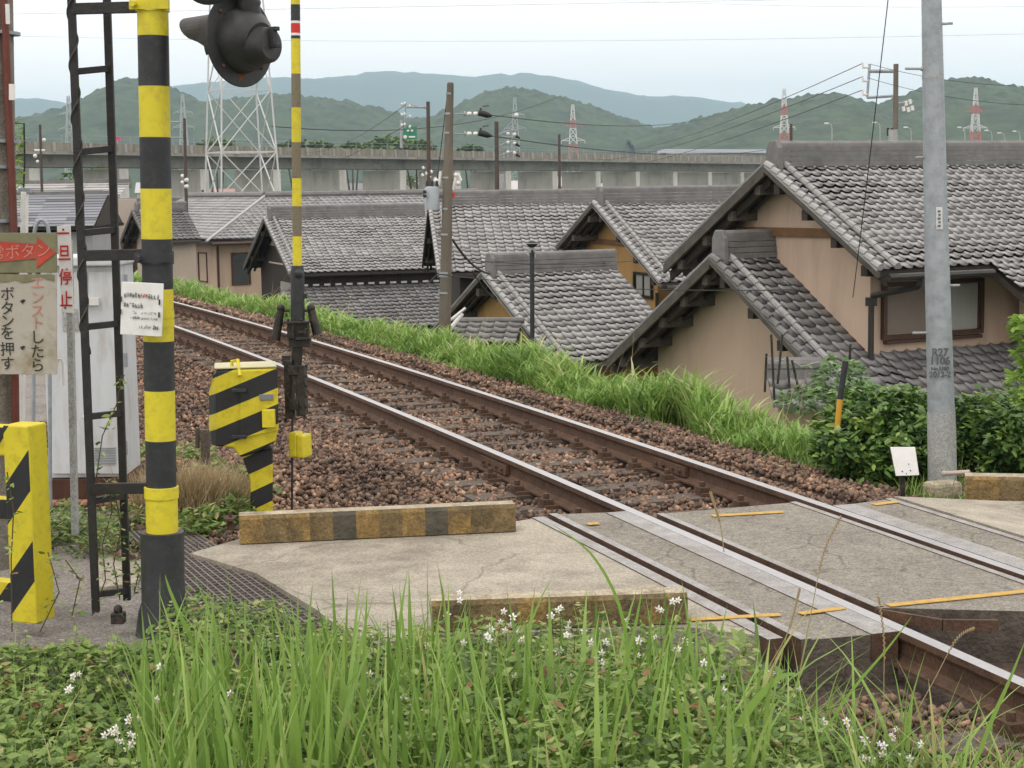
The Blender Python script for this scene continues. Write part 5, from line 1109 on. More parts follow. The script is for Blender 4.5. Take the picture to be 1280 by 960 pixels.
for y in (170, 180, 193): mb.tube([A(645, y), A(650, y + 3)], [.07, .03], 8)
mb.build('insulator_cover', INSB, t); mb = MB()
for y in (167, 178, 190): mb.ball(A(635, y), .07); mb.ball(A(643, y + 1), .07)
mb.ball(A(645.5, 144), .09); mb.build('insulator', INS, t)
mb = MB(); mb.tube([A(627, 236), A(627, 217)], .12, 8); mb.build('transformer', GALV2, t)
t, k = simple_pole(230, 148, 245, 4, 72, 'slim dark pole right of the banded signal post', DPOLE); A = lambda x, y: AT(x, y, 72)
mb = MB(); mb.tube([A(213, 153), A(230, 152)], .03, 6); mb.tube([A(213, 172), A(230, 172)], .03, 6); mb.build('arm', GALV, t)
mb = MB()
for y in (225, 233): mb.ball(A(233, y), .1); mb.ball(A(228, y - 5), .08)
mb.build('insulator', INS, t)
t, k = simple_pole(49.5, 156, 235, 3.4, 80, 'slim dark pole seen left of the ladder above the grey roofs', DPOLE); A = lambda x, y: AT(x, y, 80)
mb = MB(); mb.tube([A(43, 188), A(56, 188)], .05, 6); mb.ball(A(55, 175), .09); mb.ball(A(44, 195), .10); mb.ball(A(47, 202), .08); mb.build('insulator', INS, t)
simple_pole(698.5, 168, 215, 3.6, 120, 'short dark pole standing behind the viaduct parapet', DPOLE); simple_pole(988.5, 155, 186, 4, 60, 'dark pole end just behind the ridge of the big house', DPOLE)
for px, y0 in ((745, 225), (880, 222), (775, 226)): pass
# H-frame pole on the right
t, k = simple_pole(1119.5, 80, 185, 7, 48, 'brown concrete pole with a square side frame and small transformer behind the big roof', mat('brown_stained_concrete', (.155, .135, .11))); A = lambda x, y: AT(x, y, 48)
mb = MB(); mb.tube([A(1087, 80), A(1084, 122)], .035, 6); mb.tube([A(1086, 89), A(1117, 89)], .05, 6); mb.tube([A(1084, 122), A(1116, 120)], .04, 6); mb.tube([A(1118, 130), A(1142, 127)], .03, 6); mb.build('side_frame', GALV, t)
mb = MB()
for y in (84, 101, 118): mb.tube([A(1086, y), A(1079, y), A(1078.5, y - 6)], [.03, .045, .03], 8)
for x, y in ((1132, 126), (1137, 124), (1135, 134), (1140, 132), (1129, 133)): mb.tube([A(x, y), A(x + 1, y + 6)], .045, 8)
mb.build('insulator', INS, t, smooth=True)
mb = MB(); mb.tube([A(1116.5, 186), A(1116, 162)], .135, 14); mb.build('transformer', GALV2, t, smooth=True); mb = MB()
for x in (1110, 1115, 1121): mb.tube([A(x, 170), A(x, 160)], .035, 8)
mb.build('bushing', INSB, t)
# thin black pole by the small house
t = thing('thin_black_pole', AT(666, 440, 29), 'thin black post with a small cap standing in front of the small ochre house', 'post'); A = lambda x, y: AT(x, y, 29)
mb = MB(); mb.tube([A(665.5, 440), A(665, 312)], .038, 10); mb.build('post', BLK, t, smooth=True); mb = MB(); mb.tube([A(665, 309), A(665, 305)], [.05, .10], 10); mb.tube([A(665, 304), A(665, 301)], [.1, .03], 10); mb.build('cap', BLK2, t)
mb = MB(); mb.ball(A(664.5, 313), .06, sc=(1, .6, 1)); mb.tube([A(661, 320), A(657, 316)], .015, 6); mb.tube([A(669, 322), A(669, 315)], .015, 6); mb.build('wire_clamp', GALV2, t)
# wires
W = [((1110, 0, 20), (1066, 372, 24.6), 0.05, .006, 'thin black drop wire slanting down from the sky to the wall of the big house'),
 ((1079, 79, 48), (760, 190, 150), .6, .012, 'uppermost of three wires running left from the square frame pole'),
 ((1078, 96, 48), (740, 200, 150), .6, .012, 'middle one of three wires running left from the square frame pole'),
 ((1077, 113, 48), (730, 212, 150), .6, .012, 'lowest of three wires running left from the square frame pole'),
 ((1087, 80, 48), (1300, 108, 44), .15, .007, 'thin wire crossing behind the steel pole from the square frame to the right edge'),
 ((1087, 98, 48), (1300, 132, 44), .15, .007, 'second thin wire crossing behind the steel pole towards the right edge'),
 ((507, 131, 62), (380, 190, 120), .5, .010, 'dark wire falling left from the insulator cluster in front of the hills'),
 ((506, 157, 62), (350, 215, 120), .5, .010, 'lower dark wire falling left from the insulator cluster in front of the hills'),
 ((559, 118, 30), (545, 235, 30), .02, .008, 'wire from the pole top down to the transformer'),
 ((615, 144, 30), (900, 143, 70), .3, .009, 'wire running right from the upper black insulator across the hill'),
 ((615, 170, 30), (1000, 178, 70), .4, .009, 'wire running right from the lower black insulator in front of the viaduct hills'),
 ((566, 300, 30), (612, 342, 33), .12, .022, 'grey service cable sagging from the concrete pole to the small ochre house'),
 ((590, 338, 32), (622, 377, 33.6), .06, .012, 'thin cable curving down the ochre gable'),
 ((548, 343, 30), (1000, 362, 24), .10, .007, 'long thin wire crossing in front of the ochre houses'),
 ((566, 323, 30), (800, 325, 38), .10, .008, 'thin wire crossing in front of the dark wall'),
 ((545, 344, 30), (440, 440, 26), .05, .008, 'guy wire slanting left down from the concrete pole into the grass'),
 ((-10, 18, 60), (1300, -6, 60), .0, .004, 'faint thin wire crossing the sky near the top edge'),
 ((-20, 44, 90), (1300, 42, 70), .3, .004, 'faint thin wire crossing the sky a little below the top edge'),
 ((690, -4, 90), (1300, 8, 80), .2, .004, 'faint thin wire just under the top right edge'),
 ((340, 158, 150), (700, 120, 260), 2, .05, 'faint far wire running right from the large pylon'),
]
for (x0, y0, Y_0), (x1, y1, Y_1), sg, r, lab in W: wire('overhead_wire', AT(x0, y0, Y_0), AT(x1, y1, Y_1), sg, r, lab)

# =================================================================== BALLAST AND PLANTS
def rotmats(n, tilt=1.0):
    a = RNG.normal(size=(n, 4)); a /= np.linalg.norm(a, axis=1)[:, None]; w_, x, y, z = a.T
    return np.stack([np.stack([1 - 2 * (y * y + z * z), 2 * (x * y - z * w_), 2 * (x * z + y * w_)], 1), np.stack([2 * (x * y + z * w_), 1 - 2 * (x * x + z * z), 2 * (y * z - x * w_)], 1), np.stack([2 * (x * z - y * w_), 2 * (y * z + x * w_), 1 - 2 * (x * x + y * y)], 1)], 1)
CUBE = np.array([(-1, -1, -1), (1, -1, -1), (1, 1, -1), (-1, 1, -1), (-1, -1, 1), (1, -1, 1), (1, 1, 1), (-1, 1, 1)], float)
CF = np.array([(3, 2, 1, 0), (4, 5, 6, 7), (0, 1, 5, 4), (1, 2, 6, 5), (2, 3, 7, 6), (3, 0, 4, 7)])
def tk_np(s, n):
    m = .1186 - .01787 * s - .001544 * s * s; d = -.01787 - .003088 * s
    tx, ty = TV.x + TN.x * d, TV.y + TN.y * d; L = np.sqrt(tx * tx + ty * ty); tx, ty = tx / L, ty / L
    return np.stack([TO.x + TV.x * s + TN.x * m + ty * n, TO.y + TV.y * s + TN.y * m - tx * n], 1)
STONE = mat('crushed_ballast_stone', (.235, .172, .132), .9, .22, 20, bump=.3, bscale=60, attr=[(0, (.28, .27, .29)), (.25, (.50, .47, .47)), (.4, (.74, .64, .58)), (.55, (1.0, .90, .82)), (.7, (.82, .86, .90)), (.85, (1.40, 1.12, .95)), (1, (2.0, 1.85, 1.7))])
def stones(name, s, n, z, size, label):
    N = len(s); c = np.concatenate([tk_np(s, n), z[:, None]], 1); Rm = rotmats(N)
    v = CUBE[None] * (RNG.uniform(.35, 1.0, (N, 8, 3))) * np.stack([size, size * RNG.uniform(.55, 1, N), size * RNG.uniform(.4, .8, N)], 1)[:, None, :]
    v = np.einsum('nij,nkj->nki', Rm, v) + c[:, None, :]
    F = (CF[None] + (np.arange(N) * 8)[:, None, None]).reshape(-1, 4)
    return props(npmesh(name, v.reshape(-1, 3), F, STONE, rnd=np.repeat(np.clip(RNG.random(N) * .85 + .07 + .35 * np.array([noise.noise(Vector((a * .8, b * 1.6, 4))) for a, b in zip(s, n)]), 0, 1), 8)), label, 'ballast', kind='stuff')
def zone(N, s0, s1, n0, n1): return RNG.uniform(s0, s1, N), RNG.uniform(n0, n1, N)
S_, N_ = [], []
for cnt, s0, s1, n0, n1 in ((34000, 1.9, 9, -3.6, 2.2), (24000, 9, 20, -2.9, 2.15), (12000, 20, 42, -2.6, 2.1), (16000, -4.5, -.7, -2.3, 1.8), (1500, -1, 3.2, 1.2, 2.5), (1500, 42, 70, -2.4, 2.1)):
    a, b = zone(cnt, s0, s1, n0, n1); S_.append(a); N_.append(b)
S_, N_ = np.concatenate(S_), np.concatenate(N_)
P2 = tk_np(S_, N_); keep = np.ones(len(S_), bool)
keep &= ~((S_ > -.40) & (S_ < 2.12) & (np.abs(N_) < 1.18))                       # crossing deck
kl = (P2[:, 0] < .4) & (P2[:, 1] < 9.86 + .14 * (P2[:, 0] - .1)) & (N_ < -1.0) & (S_ > -.9); keep &= ~kl
keep &= ~((np.abs(np.abs(N_) - GA) < .075)); keep &= ~((np.abs(np.abs(N_) - GA) < .17) & (((S_ + 6.0 + .14) % .58) < .28)); keep &= ~((S_ < 3.0) & (S_ > -.9) & (N_ > 1.0) & (P2[:, 1] < 11.5 + 0 * S_) & (N_ < 4) & (S_ < 2.0))
keep &= ~((P2[:, 0] < -2.35) & (P2[:, 1] < 12.6))
# leave sleeper tops mostly bare
ph = ((S_ + 6.0 + .11) % .58); keep &= ~((ph < .22) & (np.abs(N_) < 1.1) & (RNG.random(len(S_)) < .2))
S_, N_ = S_[keep], N_[keep]; Z_ = np.where(np.abs(N_) < 1.1, -.188, -.205) - np.clip(N_ - 1.15, 0, 1) * .14 + RNG.uniform(-.02, .025, len(S_))
Z_ = np.where((np.abs(N_) > 1.1) & (N_ < 0), Z_ + .03 + .03 * np.sin(S_ * 1.3), Z_); Z_ += np.clip((-2.2 - N_) / .7, 0, 1) * .13; Z_ += np.where((N_ > 1.25) & (N_ < 2.0), .05, 0)
sz = np.where(S_ > 20, RNG.uniform(.032, .055, len(S_)), RNG.uniform(.011, .030, len(S_)))
stones('ballast_stones', S_, N_, Z_, sz, 'reddish brown crushed stone ballast around the rails')

LGR = [(0, (.13, .24, .05)), (.35, (.21, .36, .075)), (.7, (.33, .51, .125)), (.93, (.48, .60, .22)), (1, (.55, .51, .30))]
BAMB = leafmat('bright_bank_grass_leaf', LGR, .5, .35)
DKG = leafmat('dark_shrub_leaf', [(0, (.04, .085, .025)), (.45, (.085, .175, .04)), (.8, (.16, .29, .06)), (1, (.30, .44, .10))], .4, .25)
WEED = leafmat('weed_leaf', [(0, (.07, .13, .035)), (.35, (.16, .27, .06)), (.65, (.27, .39, .10)), (.88, (.42, .50, .18)), (.96, (.46, .40, .20)), (1, (.30, .16, .07))], .5, .3)
TALL = leafmat('tall_grass_leaf', [(0, (.14, .25, .05)), (.5, (.24, .40, .08)), (.9, (.38, .53, .15)), (1, (.45, .43, .18))], .45, .35)
DRY = leafmat('dry_straw', [(0, (.33, .24, .12)), (.5, (.45, .35, .20)), (1, (.55, .46, .30))], .8, .2)
PETAL = mat('white_petal', (.80, .80, .82), .6, .05); STAM = mat('yellow_stamen', (.7, .5, .05), .6, .1)
def blades(P, H_, W_, lean, az, rnd, segs=3, curve=1.0, zdir=None):
    """P (N,3) roots; each blade a tapered curved strip"""
    N = len(P); out = []; k = np.arange(segs + 1) / segs
    dx, dy = np.cos(az), np.sin(az)
    for q in k:
        w_ = W_ * (1 - q ** 2.2) * (.55 + .45 * np.minimum(1, q * 4)) + W_ * .02; r = lean * H_ * q ** (1 + curve * .6); h = H_ * q * (1 - .30 * lean * q)
        c = P + np.stack([dx * r, dy * r, h], 1); sd = np.stack([-dy * w_ / 2, dx * w_ / 2, np.zeros(N)], 1); out += [c - sd, c + sd]
    V = np.stack(out, 1); M_ = 2 * (segs + 1)
    F = np.array([[2 * i, 2 * i + 1, 2 * i + 3, 2 * i + 2] for i in range(segs)]); F = (F[None] + (np.arange(N) * M_)[:, None, None]).reshape(-1, 4)
    return V.reshape(-1, 3), F, np.repeat(rnd, M_)
def leaves(P, L_, W_, az, tilt, rnd, roll=None):
    N = len(P); d = np.stack([np.cos(az) * np.cos(tilt), np.sin(az) * np.cos(tilt), np.sin(tilt)], 1); s_ = np.stack([-np.sin(az), np.cos(az), np.zeros(N)], 1)
    if roll is not None: up = np.cross(d, s_); s_ = s_ * np.cos(roll)[:, None] + up * np.sin(roll)[:, None]
    up = np.cross(d, s_); L1, W1 = L_[:, None], W_[:, None]
    pts = [P, P + d * L1 * .35 + s_ * W1 * .5 - up * W1 * .12, P + d * L1 * .72 + s_ * W1 * .33 - up * W1 * .08, P + d * L1 - up * L1 * .10, P + d * L1 * .72 - s_ * W1 * .33 - up * W1 * .08, P + d * L1 * .35 - s_ * W1 * .5 - up * W1 * .12, P + d * L1 * .5 + up * W1 * .10]
    V = np.stack(pts, 1); F = np.array([(0, 1, 6, 5), (1, 2, 3, 6), (6, 3, 4, 5)]); F = (F[None] + (np.arange(N) * 7)[:, None, None]).reshape(-1, 4)
    return V.reshape(-1, 3), F, np.repeat(rnd, 7)
def merge(parts):
    V, F, Rn, b = [], [], [], 0
    for v, f, r in parts: V.append(v); F.append(f + b); Rn.append(r); b += len(v)
    return np.concatenate(V), np.concatenate(F), np.concatenate(Rn)
def clump(x, y, f, seed): return np.array([noise.noise(Vector((a * f, b * f, seed))) for a, b in zip(x, y)])
# green bank of bamboo grass along the far side
parts = []
for cnt, s0, s1, wmul in ((15000, 2.6, 9, 1.0), (17000, 9, 18, 1.0), (16000, 18, 34, 1.25), (8000, 34, 60, 2.0)):
    s, n = zone(cnt, s0, s1, 1.7, 5.0); n = 1.7 + (n - 1.7) ** 1.2
    c = clump(s, n, .55, 2.0); c2 = clump(s, n, 1.7, 8.0)
    edge = np.where(s > 8, 1.82, 2.0) + .34 * c2 + .22 * c; kp = (n > edge); s, n, c, c2 = s[kp], n[kp], c[kp], c2[kp]
    z = np.array([terr(a, b) for a, b in zip(s, n)]) - .03
    e = np.array([edge_n(a) for a in s])
    H_ = (.47 + .20 * RNG.random(len(s)) + .26 * c + .22 * c2) * np.clip((n - 1.5) / .6, .35, 1)
    H_ = H_ * np.interp(s, [0, 10, 16, 60], [1, 1, .78, .74]); kp = (s > 4.7 + .8 * c) | ((s > 4.0) & (RNG.random(len(s)) < .25)); s, n, c, c2, z, H_ = s[kp], n[kp], c[kp], c2[kp], z[kp], H_[kp]; H_ = np.where(s < 6.2, H_ * np.clip((s - 3.2) / 3.0, .3, 1), H_) * .9
    nst = 3
    for k in range(nst):
        m_ = len(s); az = RNG.uniform(0, 2 * np.pi, m_)
        P = np.concatenate([tk_np(s, n), z[:, None]], 1)
        if k < 2:   # leaves held at the top of the stem, arching out
            P = P + np.stack([np.zeros(m_), np.zeros(m_), H_ * RNG.uniform(.25, .75, m_)], 1); hh = H_ * RNG.uniform(.30, .55, m_)
            parts.append(blades(P, hh, (.020 + .012 * RNG.random(m_)) * wmul, RNG.uniform(.5, 1.3, m_), az, np.clip(.5 + .55 * c2 + RNG.normal(0, .2, m_), 0, 1)))
        else: parts.append(blades(P, H_, (.012 + .008 * RNG.random(m_)) * wmul, RNG.uniform(.15, .6, m_), az, np.clip(.4 + .5 * c2 + RNG.normal(0, .2, m_), 0, 1)))
s, n = zone(2600, 4, 40, 1.5, 2.2); kp = clump(s, n, 1.1, 12.) > .12; s, n = s[kp], n[kp]; z = np.array([terr(a, b) for a, b in zip(s, n)]); m_ = len(s)
parts.append(blades(np.concatenate([tk_np(s, n), z[:, None]], 1), RNG.uniform(.06, .24, m_), np.full(m_, .014), RNG.uniform(.2, 1.1, m_), RNG.uniform(0, 6.28, m_), RNG.random(m_)))
V, F, Rn = merge(parts); props(npmesh('bank_grass', V, F, BAMB, rnd=Rn), 'bright green bamboo grass covering the bank beyond the track', 'grass', kind='stuff')
# thin pale stalks sticking out of the bank: stuff
parts = []; s, n = zone(160, 5, 26, 2.1, 3.2); z = np.array([terr(a, b) for a, b in zip(s, n)])
parts.append(blades(np.concatenate([tk_np(s, n), z[:, None]], 1), RNG.uniform(.55, 1.1, 160), np.full(160, .006), RNG.uniform(.2, .8, 160), RNG.uniform(-1, 1.5, 160), RNG.random(160), segs=5))
V, F, Rn = merge(parts); props(npmesh('dry_grass_stalks', V, F, DRY, rnd=Rn), 'thin pale dry stalks rising out of the green bank', 'grass', kind='stuff')
# rough weeds between ballast and the shrubs near the notice
parts = []
s, n = zone(5200, 2.4, 7.0, 1.9, 3.8); z = np.array([terr(a, b) for a, b in zip(s, n)]) - .02; kk = clump(s, n, 1.6, 4.) > -.12; kk &= ~((s < 3.4) & (n > 2.2) & (n < 2.9) & (RNG.random(len(s)) < .7)); s, n, z = s[kk], n[kk], z[kk]; m_ = len(s)
parts.append(blades(np.concatenate([tk_np(s, n), z[:, None]], 1), RNG.uniform(.10, .30, m_) * np.interp(s, [2.4, 3.6, 4.6], [.55, 1, 1.7]), np.full(m_, .012), RNG.uniform(.2, 1, m_), RNG.uniform(0, 6.28, m_), RNG.random(m_)))
V, F, Rn = merge(parts); props(npmesh('verge_weeds', V, F, TALL, rnd=Rn), 'rough olive weeds round the small white notice', 'weeds', kind='stuff')

def foliage(name, root, blobs, N, L0, L1, m, W=.5):
    """leaf clusters filling a set of (centre, radii) volumes, denser at the skin"""
    parts = []; tot = sum(b[1][0] * b[1][2] for b in blobs)
    Vs = []
    for c, r in blobs:
        k = int(N * r[0] * r[2] / tot); d = RNG.normal(size=(k, 3)); d /= np.linalg.norm(d, axis=1)[:, None]; q = RNG.uniform(.45, 1.0, k) ** .5
        f = np.array([noise.noise(Vector(tuple(x * 2.2)) + Vector((c[0], c[1], c[2]))) for x in d])
        P = np.array(c)[None] + d * (q * (1 + .45 * f))[:, None] * np.array(r)[None]; az = np.arctan2(d[:, 1], d[:, 0]) + RNG.normal(0, .8, k)
        cl_ = np.clip(.45 + .8 * f + RNG.normal(0, .22, k), 0, 1)
        ll = RNG.uniform(L0, L1, k); parts.append(leaves(P, ll, ll * W, az, RNG.uniform(-.7, .7, k), cl_, RNG.uniform(-.8, .8, k)))
    V, F, Rn = merge(parts); I = wm(root).inverted(); Mi = np.array(I); V = V @ Mi[:3, :3].T + Mi[:3, 3]
    return npmesh(name, V, F, m, rnd=Rn, parent=root)
def shrub(name, label, cat, blobs, N, L0, L1, m, W=.5, base=None, stem_r=.02, trunk='stem', bark=None):
    c0 = blobs[0][0]; b = base or (c0[0], c0[1], blobs[0][0][2] - blobs[0][1][2]); t = thing(name, b, label, cat)
    mb = MB()
    for c, r in blobs: mid = Vector(b).lerp(Vector(c), .5) + Vector((0, 0, .12 * r[2])); mb.tube([Vector(b) - Vector((0, 0, .1)), mid, Vector(c)], [stem_r, stem_r * .7, stem_r * .3], 6)
    mb.build(trunk, bark or OLDW, t); foliage('foliage' if trunk == 'stem' else 'crown', t, blobs, N, L0, L1, m, W); return t
def B(px, py, Y, rx, ry, rz): p = AT(px, py, Y); return ((p.x, p.y, p.z), (rx, ry, rz))
shrub('leafy_shrub', 'dense dark green shrub between the marker stick and the steel pole', 'shrub', [B(1095, 540, 13.4, .42, .4, .34), B(1130, 565, 13.0, .30, .35, .26), B(1062, 558, 13.2, .20, .25, .17), B(1040, 560, 12.75, .13, .12, .13), B(1125, 512, 13.6, .24, .3, .18), B(1085, 585, 12.9, .26, .25, .16)], 7200, .05, .10, DKG, base=tuple(AT(1100, 610, 13.6)))
shrub('leafy_shrub', 'dense dark green shrub right of the steel pole behind the orange-ended kerb', 'shrub', [B(1235, 545, 13.4, .42, .4, .34), B(1270, 560, 13.0, .30, .35, .34), B(1205, 530, 13.6, .20, .3, .22), B(1290, 520, 13.4, .25, .3, .22)], 5600, .05, .10, DKG, base=tuple(AT(1240, 615, 13.4)))
LIME = leafmat('lime_sapling_leaf', [(0, (.12, .24, .03)), (.5, (.24, .42, .06)), (1, (.38, .56, .12))], .45, .4)
shrub('young_sapling', 'bright lime green sapling leaves reaching in at the right edge', 'sapling', [B(1284, 410, 12.2, .10, .15, .10), B(1276, 475, 12.2, .07, .14, .06), B(1283, 495, 12.2, .10, .15, .05), B(1290, 445, 12.2, .09, .15, .12)], 420, .05, .10, LIME, base=tuple(AT(1295, 600, 12.2)), stem_r=.012)
shrub('pale_vine_bush', 'loose grey green bush climbing over garden stakes before the dark roof', 'bush', [B(1050, 478, 15.5, .24, .25, .24), B(1078, 500, 15.0, .2, .25, .18), B(1000, 500, 16, .20, .2, .12)], 900, .05, .09, leafmat('grey_green_leaf', [(0, (.09, .17, .06)), (.6, (.17, .29, .11)), (1, (.27, .40, .17))], .6, .3), base=tuple(AT(1055, 540, 15.5)), stem_r=.01)
t = thing('garden_stakes', AT(980, 480, 17), 'rusty garden stakes tied with wire in front of the pinkish wall', 'stakes'); A = lambda x, y: AT(x, y, 17)
for x0, y0, x1, y1 in ((968, 500, 964, 418), (972, 480, 978, 418), (956, 490, 958, 442), (988, 500, 984, 446), (1000, 495, 990, 450), (1060, 500, 1063, 430)):
    mb = MB(); mb.tube([A(x0, y0), A(x1, y1)], .012, 6); mb.build('stake', DARKM, t)
mb = MB(); mb.tube([A(956, 445), A(968, 452), A(986, 448), A(1002, 458), A(1024, 452)], .006, 5); mb.build('tie_wire', GALV2, t)
# small trees by the viaduct
TREEM = leafmat('viaduct_tree_leaf', [(0, (.06, .10, .035)), (.6, (.11, .19, .055)), (1, (.20, .30, .09))], .6, .2)
for px, py, Y, r, lab in ((372, 180, 300, 2.6, 'round dark tree top above the viaduct right of the pylon'), (396, 181, 300, 2.2, 'smaller tree top above the viaduct just right of the barrier rod'), (440, 182, 320, 1.8, 'low tree top above the viaduct in the middle left'), (484, 176, 300, 3.2, 'wide dark tree behind the green motorway sign'), (520, 180, 310, 2.6, 'tree top just right of the green motorway sign'), (588, 185, 330, 1.6, 'tiny tree top above the viaduct behind the black insulators'), (120, 215, 300, 4.5, 'green tree showing below the viaduct between the ladder rails'), (270, 178, 300, 2.2, 'dark tree top above the viaduct behind the pylon legs'), (500, 222, 420, 4.5, 'dark green tree seen through the gap below the viaduct left of the transformer'), (690, 200, 500, 3, 'tree behind the viaduct right of the middle')):
    c = AT(px, py, Y); shrub('broadleaf_tree', lab, 'tree', [((c.x, c.y, c.z - r * .3), (r * .8, r, r * .6)), ((c.x + r * .7, c.y, c.z - r * .4), (r * .6, r * .6, r * .5)), ((c.x - r * .8, c.y, c.z - r * .45), (r * .6, r * .6, r * .5))], 900, .5, 1.0, TREEM, W=.8, base=(c.x, c.y, VZ), stem_r=.25, trunk='trunk')
# climbing vine at the left edge on its wire frame
t = thing('climbing_vine', AT(25, 240, 10.4), 'light green vine climbing a thin black frame right of the left concrete pole', 'vine'); A = lambda x, y: AT(x, y, 10.4)
mb = MB(); mb.tube([A(18, 154), A(30, 154), A(31, 200), A(27, 290)], .005, 6); mb.build('frame', BLK2, t)
foliage('foliage', t, [((A(24, y).x, 10.4, A(24, y).z), (.022, .03, .06)) for y in range(160, 245, 12)], 260, .015, .035, LIME)
# dead grass clump and green weeds behind the signal post
def tuft(name, label, px, py, Y, z, N, spread, h0, h1, m, wid=.006, lean=(.2, .9), cat='grass tuft'):
    c = AT(px, py, Y); P = np.stack([c.x + RNG.normal(0, spread, N), Y + RNG.normal(0, spread, N), np.full(N, z)], 1)
    V, F, Rn = blades(P, RNG.uniform(h0, h1, N), np.full(N, wid), RNG.uniform(*lean, N), RNG.uniform(0, 6.28, N), RNG.random(N), segs=4)
    return props(npmesh(name, V, F, m, rnd=Rn), label, cat, kind='stuff')
tuft('dry_grass_clump', 'pale dead grass clump between the signal post and the barrier machine', 235, 600, 10.95, -.12, 2600, .15, .2, .46, DRY)
tuft('dry_grass_clump', 'second pale dead grass patch by the wooden stake', 265, 600, 11.2, -.12, 1300, .13, .15, .34, DRY)
def weedpatch(name, label, pts, N, L0, L1, hmax, m, z0=-.12, cat='weeds'):
    parts = []
    for px, py, Y, r in pts:
        k = N // len(pts); c = AT(px, py, Y); x = c.x + RNG.normal(0, r, k); y = Y + RNG.normal(0, r * .8, k); h = hmax * RNG.random(k) * np.exp(-((x - c.x) ** 2 + (y - Y) ** 2) / (2 * (r * 1.3) ** 2))
        ll = RNG.uniform(L0, L1, k); parts.append(leaves(np.stack([x, y, z0 + h], 1), ll, ll * .42, RNG.uniform(0, 6.28, k), RNG.uniform(-.3, .8, k), RNG.random(k), RNG.uniform(-.6, .6, k)))
    V, F, Rn = merge(parts); return props(npmesh(name, V, F, m, rnd=Rn), label, cat, kind='stuff')
weedpatch('low_weeds', 'fresh green weeds around the dead grass behind the banded post', [(250, 650, 10.3, .12), (283, 640, 10.5, .10), (292, 615, 10.9, .10), (232, 660, 10.1, .10), (300, 640, 10.5, .08), (262, 560, 12.2, .12), (236, 520, 13, .12), (172, 520, 12.9, .25), (305, 570, 11.8, .08)], 3600, .03, .08, .22, WEED)
weedpatch('low_weeds', 'green weeds at the foot of the cabinet plinth and the grey sign post', [(82, 640, 10.6, .10), (110, 655, 10.2, .14), (150, 645, 10.5, .13), (70, 655, 10.2, .1), (15, 650, 9.9, .12), (130, 665, 9.8, .1)], 2000, .03, .06, .2, WEED, -.1)
# ivy and vine round the ladder and frame
def vine(name, label, paths, nl, L0, L1, m, cat='vine'):
    t = thing(name, paths[0][0], label, cat); mb = MB()
    for p in paths: mb.tube(p, .003, 5)
    mb.build('stem', mat('vine_stem', (.09, .06, .04), .8, .2), t); parts = []
    for p in paths:
        p = [Vector(q) for q in p]; k = nl; idx = RNG.uniform(0, len(p) - 1.001, k); P = np.array([tuple(p[int(i)].lerp(p[int(i) + 1], i % 1)) for i in idx]) + RNG.normal(0, .015, (k, 3)); ll = RNG.uniform(L0, L1, k)
        parts.append(leaves(P, ll, ll * .55, RNG.uniform(0, 6.28, k), RNG.uniform(-.5, .5, k), RNG.random(k), RNG.uniform(-.7, .7, k)))
    V, F, Rn = merge(parts); I = np.array(wm(t).inverted()); npmesh('foliage', V @ I[:3, :3].T + I[:3, 3], F, m, rnd=Rn, parent=t); return t
A = lambda x, y, Y=8.1: AT(x, y, Y)
vine('ladder_vine', 'sparse reddish green vine growing up between the ladder rails', [[A(115, 770), A(132, 725), A(128, 680), A(140, 640), A(136, 600)], [A(150, 750), A(142, 705), A(152, 660), A(143, 615)], [A(120, 600), A(128, 545), A(146, 505), A(152, 470)], [A(168, 740), A(175, 710), A(160, 690)]], 34, .02, .05, WEED)
vine('frame_vine', 'thin dry vine twining up the yellow guard frame at the left edge', [[A(15, 790, 7.7), A(14, 700, 7.7), A(17, 640, 7.7), A(9, 590, 7.7)], [A(50, 790, 7.75), A(74, 740, 7.75), A(60, 690, 7.8)], [A(90, 770, 7.9), A(100, 725, 7.9), A(82, 700, 7.9)]], 26, .02, .045, WEED)

# ------------------------------------------------------------------ foreground weeds, flowers, long grass
def ground_fg(x, y): return -.30 - .0 * x
FGP = []
N = 60000
x = RNG.uniform(-3.3, 2.2, N); y = RNG.uniform(3.9, 7.6, N)
lim = 7.60 + .0 * x; lim = np.where(x < -.42, 7.46 - .05 * (x + .4), 7.50); lim = np.where(x < -1.35, 7.72, lim); lim = np.where(x > .62, 7.42 - (x - .62) * 1.35, lim); lim = np.where((x > -1.35) & (x < -.55), 7.35, lim); lim += .10 * clump(x, y * 0, 2.5, 6.)
m0 = y < lim; x, y = x[m0], y[m0]; c = clump(x, y, 1.3, 3.); c2 = clump(x, y, 4., 9.)
hmax = .33 + .12 * c + .08 * c2; hmax = np.where((x > -.45) & (x < .95), hmax + .09, hmax); hmax = np.where(x < -1.35, hmax * .8 * np.clip((7.9 - y) / 1.1, .3, 1), hmax); hmax = np.where(x > 1.1, hmax * .55, hmax)
h = hmax * RNG.random(len(x)) ** .45; ll = RNG.uniform(.022, .066, len(x))
zb = np.where(x < -1.25, -.31 + .20 * np.clip((y - 7.0) / .3, 0, 1), -.31)
V, F, Rn = leaves(np.stack([x, y, zb + np.maximum(h, .0)], 1), ll, ll * .52, RNG.uniform(0, 6.28, len(x)), RNG.uniform(-.5, .6, len(x)), np.clip(.45 + .5 * c2 + RNG.normal(0, .22, len(x)), 0, 1), RNG.uniform(-.7, .7, len(x)))
props(npmesh('ground_vines', V, F, WEED, rnd=Rn), 'mat of small-leaved weeds and vines filling the foreground', 'weeds', kind='stuff')
